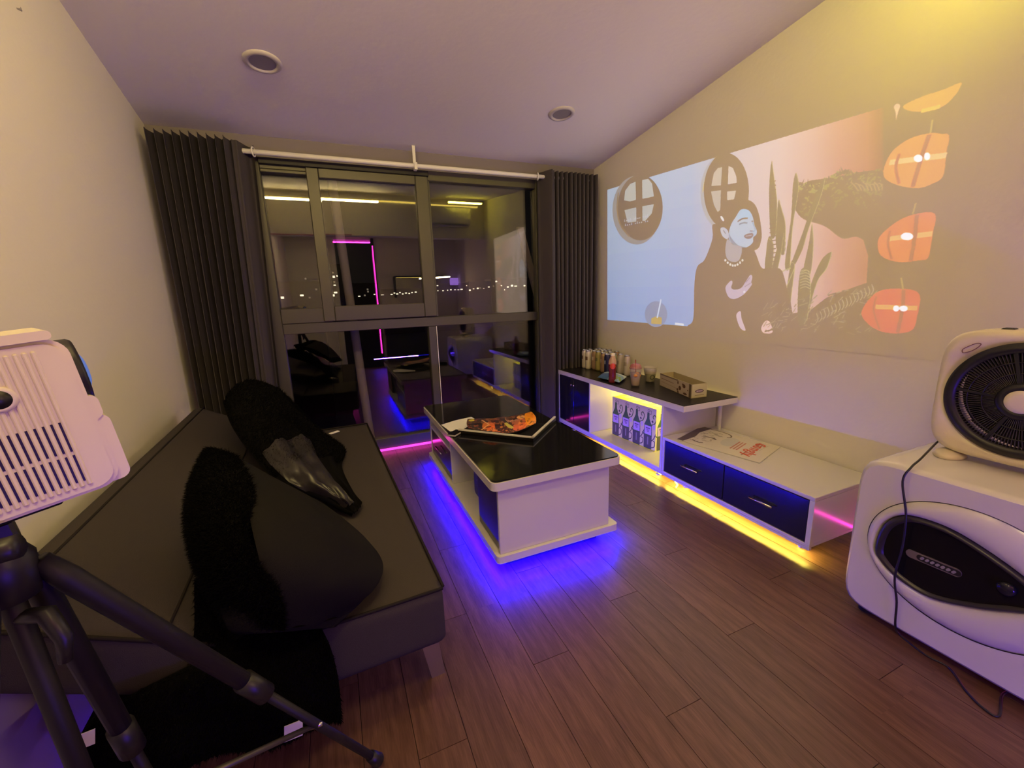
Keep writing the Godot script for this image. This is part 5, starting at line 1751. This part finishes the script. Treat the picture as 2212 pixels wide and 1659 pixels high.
	pp([[768, 966], [800, 996], [850, 1012], [838, 1080], [806, 1096], [768, 1080], [756, 1030]], beam(178, 162, 164))
	pl([[752, 1076], [780, 1100], [812, 1112], [852, 1090]], 5, dark)
	for k in 8:
		var t := k / 7.0
		pe(756 + 98 * t, 1086 + 30 * sin(PI * t), 6, 7, beam(224, 216, 210))
	pp([[728, 836], [738, 836], [750, 856], [744, 864], [732, 850]], beam(226, 218, 216))
	pp([[756, 1244], [776, 1212], [792, 1200], [798, 1214], [790, 1240], [806, 1252], [844, 1244], [872, 1206], [896, 1170], [908, 1172], [910, 1188], [904, 1210], [908, 1224], [884, 1256], [856, 1284], [810, 1306], [774, 1294]], beam(196, 172, 184))
	pl([[872, 1212], [896, 1184]], 2.4, beam(160, 130, 140))
	pl([[866, 1236], [902, 1214]], 2.4, beam(160, 130, 140))
	pe(864, 1266, 5, 6, beam(236, 226, 226))
	pp([[818, 1400], [842, 1374], [850, 1420], [872, 1484], [840, 1470]], beam(208, 178, 186))
	unlit = Color8(164, 130, 104)
	# fern along the foot
	for i in 150:
		var x := r2.randf_range(960, 1600)
		var y := r2.randf_range(1250 + maxf(0.0, 1400 - x) * 0.25, 1500)
		var a := r2.randf_range(-1.2, 0.3)
		var L := r2.randf_range(16, 54)
		pl([[x, y], [x + cos(a) * L, y + sin(a) * L]], r2.randf_range(2.0, 4.0), dark if r2.randf() < 0.35 else beam(182, 156, 126))
	for k in 16:      # banded frond
		var x := 1270.0 + k * 21.0
		var y := 1420.0 - k * 11.0
		pl([[x, y + 26], [x + 14, y], [x + 4, y - 34]], 3.4, beam(190, 164, 134))
	for k in 7:
		pl([[1180, 1150 + k * 16], [1212, 1140 + k * 16], [1238, 1152 + k * 16]], 3.0, beam(196, 172, 138))
	# paper lanterns on a string
	pp([[1768, 208], [1860, 160], [2000, 112], [2096, 74], [2092, 104], [2062, 150], [1990, 214], [1880, 240], [1800, 236]], beam(214, 160, 96))
	pl([[1870, 238], [1978, 212]], 9, beam(226, 184, 108))
	pp([[1714, 212], [1734, 194], [1752, 206], [1740, 244], [1728, 290], [1724, 246]], beam(222, 180, 150))
	var lan := [
		[[[2030, 376], [1986, 366], [1920, 362], [1804, 394], [1706, 466], [1660, 556], [1664, 620], [1740, 660], [1850, 676], [1932, 652], [1996, 606], [2014, 480]], beam(224, 158, 98), beam(230, 190, 136), [[1854, 506, 26, 22], [1904, 494, 18, 22]], [[1916, 372], [1872, 500], [1822, 668]], [[1746, 480], [1726, 560], [1746, 650]], [[1690, 530], [2016, 488]], [[1934, 286], [1922, 362]]],
		[[[1950, 822], [1850, 820], [1748, 856], [1652, 930], [1622, 986], [1642, 1060], [1740, 1096], [1860, 1086], [1912, 1068], [1936, 940]], beam(226, 142, 100), beam(230, 178, 124), [[1790, 950, 36, 22]], [[1846, 826], [1834, 950], [1812, 1090]], [[1694, 916], [1680, 990], [1704, 1080]], [[1672, 966], [1934, 934]], [[1840, 760], [1822, 824]]],
		[[[1864, 1288], [1800, 1250], [1650, 1254], [1572, 1310], [1530, 1386], [1566, 1446], [1640, 1490], [1740, 1502], [1822, 1480], [1850, 1400]], beam(224, 130, 94), beam(228, 170, 112), [[1728, 1360, 18, 18], [1770, 1360, 24, 17]], [[1770, 1254], [1764, 1360], [1736, 1498]], [[1616, 1290], [1600, 1370], [1634, 1480]], [[1610, 1350], [1850, 1358]], [[1756, 1184], [1768, 1252]]],
	]
	for l in lan:
		pp(l[0], l[1])
		pl(l[6], 13, l[2])
		pl(l[4], 9, beam(190, 112, 66))
		pl(l[5], 6, beam(196, 112, 66))
		for h in l[3]:
			pe(h[0], h[1], h[2], h[3], beam(246, 240, 246))
		pl(l[7], 5, beam(190, 160, 112))
	# soften a little, as a film still is
	pic.resize(708, 378, Image.INTERPOLATE_LANCZOS)
	pic.resize(1416, 756, Image.INTERPOLATE_CUBIC)
	var m := mat("film_light", M.wall_paint.albedo_color, 0.75)
	m.emission_enabled = true
	m.emission_texture = ImageTexture.create_from_image(pic)
	m.emission = Color.WHITE
	m.emission_operator = BaseMaterial3D.EMISSION_OP_MULTIPLY
	m.emission_energy_multiplier = 1.0
	m.texture_repeat = false
	var s := mb()
	var x := XR - 0.0015
	uvquad(s, Vector3(x, PY0, PZ0), Vector3(x, PY0, PZ1), Vector3(x, PY1, PZ1), Vector3(x, PY1, PZ0))
	tag(obj("projected_screen_image", s, m), "film still thrown on the right wall: woman in black, plants and orange paper lanterns", "projection")
	area("light_projected_screen", Vector3(XR - 0.03, 1.5, -2.08), Vector3.LEFT, Vector3.BACK, Vector2(2.2, 1.05), lin(1.0, 0.75, 0.58), 0.6)

# ================================================================ projector and tripod
func build_projector_and_tripod() -> void:
	var az := deg_to_rad(28.91)
	var pt := deg_to_rad(6.14)
	var u := Vector3(cos(az) * cos(pt), sin(pt), -sin(az) * cos(pt))      # throw direction
	var n := Vector3(sin(az), 0, cos(az))                                  # side turned to the camera
	var v := n.cross(u)
	var B := Vector3(-0.285, 0.972, -0.692)                                # lower front corner of that side
	var h := 0.20
	var L := 0.26
	var W := 0.17
	var pr := thing("projector", "cream box projector with a slatted side and a blue glowing lens on the tripod", "projector")
	var X := func(a: float, b: float, c: float) -> Vector3: return B - u * a + v * b + n * c      # a back from the front, b up, c towards the camera
	var rnd := func(a0: float, a1: float, b0: float, b1: float, r: float, c: float) -> Array:
		var out := []
		for q in [[a1 - r, b1 - r, 0.0], [a0 + r, b1 - r, PI / 2], [a0 + r, b0 + r, PI], [a1 - r, b0 + r, PI * 1.5]]:
			for k in 7:
				var t: float = q[2] + PI / 2 * k / 6.0
				out.append(X.call(q[0] + r * cos(t), q[1] + r * sin(t), c))
		return out
	var s := mb()
	extrude(s, rnd.call(0.0, L, 0.0, h, 0.022, -0.006), -n * (W - 0.012))
	obj("housing", s, M.cream_plastic, pr)
	s = mb()
	extrude(s, rnd.call(0.005, L - 0.005, 0.005, h - 0.005, 0.020, 0.0), -n * 0.0065)
	obj("side_panel", s, M.cream_plastic, pr)
	s = mb()
	extrude(s, rnd.call(0.010, L - 0.01, h - 0.001, h + 0.010, 0.005, 0.004), -n * (W + 0.004))
	obj("top_cover", s, M.cream_plastic, pr)
	# projecting lower lip of the front and lens surround
	s = mb()
	extrude(s, rnd.call(-0.012, 0.03, 0.002, 0.095, 0.012, -0.012), -n * (W - 0.03))
	obj("front_lip", s, M.cream_plastic, pr)
	s = mb()
	extrude(s, rnd.call(-0.008, 0.01, 0.090, 0.122, 0.009, -0.010), -n * 0.03)
	obj("latch", s, M.cream_plastic, pr)
	var lc: Vector3 = X.call(0.0, 0.150, -0.055)
	var bs := Basis(v, u, v.cross(u))
	s = mb(true)
	lathe(s, [Vector2(0.044, -0.01), Vector2(0.044, 0.004), Vector2(0.041, 0.008), Vector2(0.034, 0.007), Vector2(0.033, 0.0)], Transform3D(bs, lc), 36)
	var lens := obj("lens_ring", s, M.black_plastic, pr)
	s = mb(true)
	lathe(s, [Vector2(0.033, 0.004), Vector2(0.027, 0.009), Vector2(0.016, 0.013), Vector2(0.0, 0.0145)], Transform3D(bs, lc), 32)
	obj("lens_glass", s, M.lens_light, lens)
	# upright ribs on the side, with two rows of open slots low down
	for k in 30:
		var a := 0.030 + 0.0070 * k
		s = mb()
		cbox(s, Transform3D(Basis(u, v, n), X.call(a, 0.100, 0.001)), Vector3(0.0023, 0.088, 0.0018), 0.0014)
		obj("rib", s, M.cream_plastic, pr)
		for row in [[0.019, 0.055], [0.060, 0.099]]:
			if k > 0:
				s = mb()
				cbox(s, Transform3D(Basis(u, v, n), X.call(a - 0.0035, (row[0] + row[1]) / 2.0, 0.0)), Vector3(0.0011, (row[1] - row[0]) / 2.0, 0.0007), 0.0)
				obj("vent_slot", s, M.black_plastic, pr)
	s = mb(true)      # round boss with a dark port
	var q := on_z(0, 862, -0.66)
	var qa := -(q - B).dot(u)
	var qb := (q - B).dot(v)
	lathe(s, [Vector2(0.015, 0.0), Vector2(0.015, 0.004), Vector2(0.010, 0.0045), Vector2(0.0095, 0.0042)], Transform3D(Basis(u, n, u.cross(n)), X.call(0.070, 0.141, 0.0)), 32)
	var boss := obj("port_boss", s, M.cream_plastic, pr)
	s = mb(true)
	lathe(s, [Vector2(0.0, 0.0046), Vector2(0.0105, 0.0046), Vector2(0.0105, 0.001)], Transform3D(Basis(u, n, u.cross(n)), X.call(0.070, 0.141, 0.0)), 32)
	obj("port_hole", s, M.black_plastic, boss)
	# ---- tripod
	var t := thing("tripod", "black tripod with a pan handle standing in front of the sofa end", "tripod")
	var hd: Vector3 = X.call(0.115, -0.001, -0.085)      # under the projector
	var dm: Material = M.dark_metal
	s = mb()
	cbox(s, Transform3D(Basis(u, v, n), hd - v * 0.008), Vector3(0.058, 0.008, 0.036), 0.003)
	obj("mounting_plate", s, M.black_plastic, t)
	s = mb()
	cbox(s, Transform3D(Basis(u, v, n), hd - v * 0.036 - u * 0.02), Vector3(0.030, 0.020, 0.026), 0.004)
	obj("tilt_head", s, M.black_plastic, t)
	s = mb()
	cbox(s, Transform3D(Basis(u, v, n), hd - v * 0.034 - u * 0.062 + n * 0.03), Vector3(0.012, 0.014, 0.016), 0.003)
	obj("clamp", s, M.black_plastic, t)
	var top := Vector3(hd.x - 0.01, 0.885, hd.z)
	s = mb(true)
	tube(s, [Vector3(top.x, 0.93, top.z), Vector3(top.x, 0.90, top.z), top, Vector3(top.x, 0.83, top.z)], [0.022, 0.026, 0.034, 0.030], 20)
	obj("collar", s, M.black_plastic, t)
	s = mb(true)
	tube(s, [Vector3(top.x, 0.84, top.z), Vector3(top.x + 0.01, 0.36, top.z - 0.02)], 0.013, 14)
	obj("centre_column", s, dm, t)
	var feet := [on_y(818, 1643, 0.014), on_y(430, 1868, 0.014), Vector3(-0.46, 0.014, -0.36)]
	for k in 3:
		var ft: Vector3 = feet[k]
		var dir := Vector3(ft.x - top.x, 0, ft.z - top.z).normalized()
		var a0 := Vector3(top.x, 0.868, top.z) + dir * 0.032
		var a1 := a0.lerp(ft, 0.46)
		var a2 := a0.lerp(ft, 0.50)
		s = mb(true)
		tube(s, [a0, a0.lerp(a1, 0.1), a1], [0.013, 0.0165, 0.0155], 14)
		var leg := obj("leg", s, dm, t)
		s = mb(true)
		tube(s, [a1 - (a1 - a0).normalized() * 0.02, a2 + (a1 - a0).normalized() * 0.01], 0.0195, 14)
		obj("leg_clamp", s, M.black_plastic, leg)
		s = mb(true)
		tube(s, [a1, a0.lerp(ft, 0.97)], 0.0095, 12)
		obj("leg_tube", s, dm, leg)
		s = mb(true)
		tube(s, [a0.lerp(ft, 0.955), ft + (a0 - ft).normalized() * 0.004, ft], [0.013, 0.017, 0.012], 14)
		obj("rubber_foot", s, M.black_plastic, leg)
		# brace from the column to the leg
		var hub := Vector3(top.x + 0.01, 0.40, top.z - 0.02)
		var on_leg := a0.lerp(ft, 0.70)
		s = mb(true)
		tube(s, [hub, on_leg], 0.006, 10)
		obj("brace", s, M.brace, t)
		for e in [hub.lerp(on_leg, 0.04), on_leg]:
			s = mb(true)
			tube(s, [e + Vector3(-0.012, 0, 0.004), e + Vector3(0.012, 0, 0.004)], 0.005, 10)
			obj("rivet", s, M.chrome, t)
	s = mb(true)      # carrying hook loop on the column
	tube(s, [Vector3(top.x, 0.80, top.z), Vector3(top.x + 0.035, 0.80, top.z + 0.01), Vector3(top.x + 0.05, 0.765, top.z + 0.02), Vector3(top.x + 0.045, 0.73, top.z + 0.02)], [0.010, 0.012, 0.010, 0.008], 12)
	obj("crank", s, M.black_plastic, t)
	s = mb(true)
	var h0 := hd - v * 0.045
	var h1 := on_z(-60, 1270, -0.60)
	tube(s, [h0, h0.lerp(h1, 0.55), h1], [0.007, 0.008, 0.013], 12)
	obj("pan_handle", s, M.black_plastic, t)
	s = mb(true)
	var kn := on_z(10, 1192, -0.62)
	tube(s, [kn + Vector3(-0.02, 0, 0), kn + Vector3(0.012, 0.004, 0)], 0.014, 12)
	tube(s, [kn, h0.lerp(h1, 0.35)], 0.005, 8)
	obj("lock_knob", s, M.black_plastic, t)
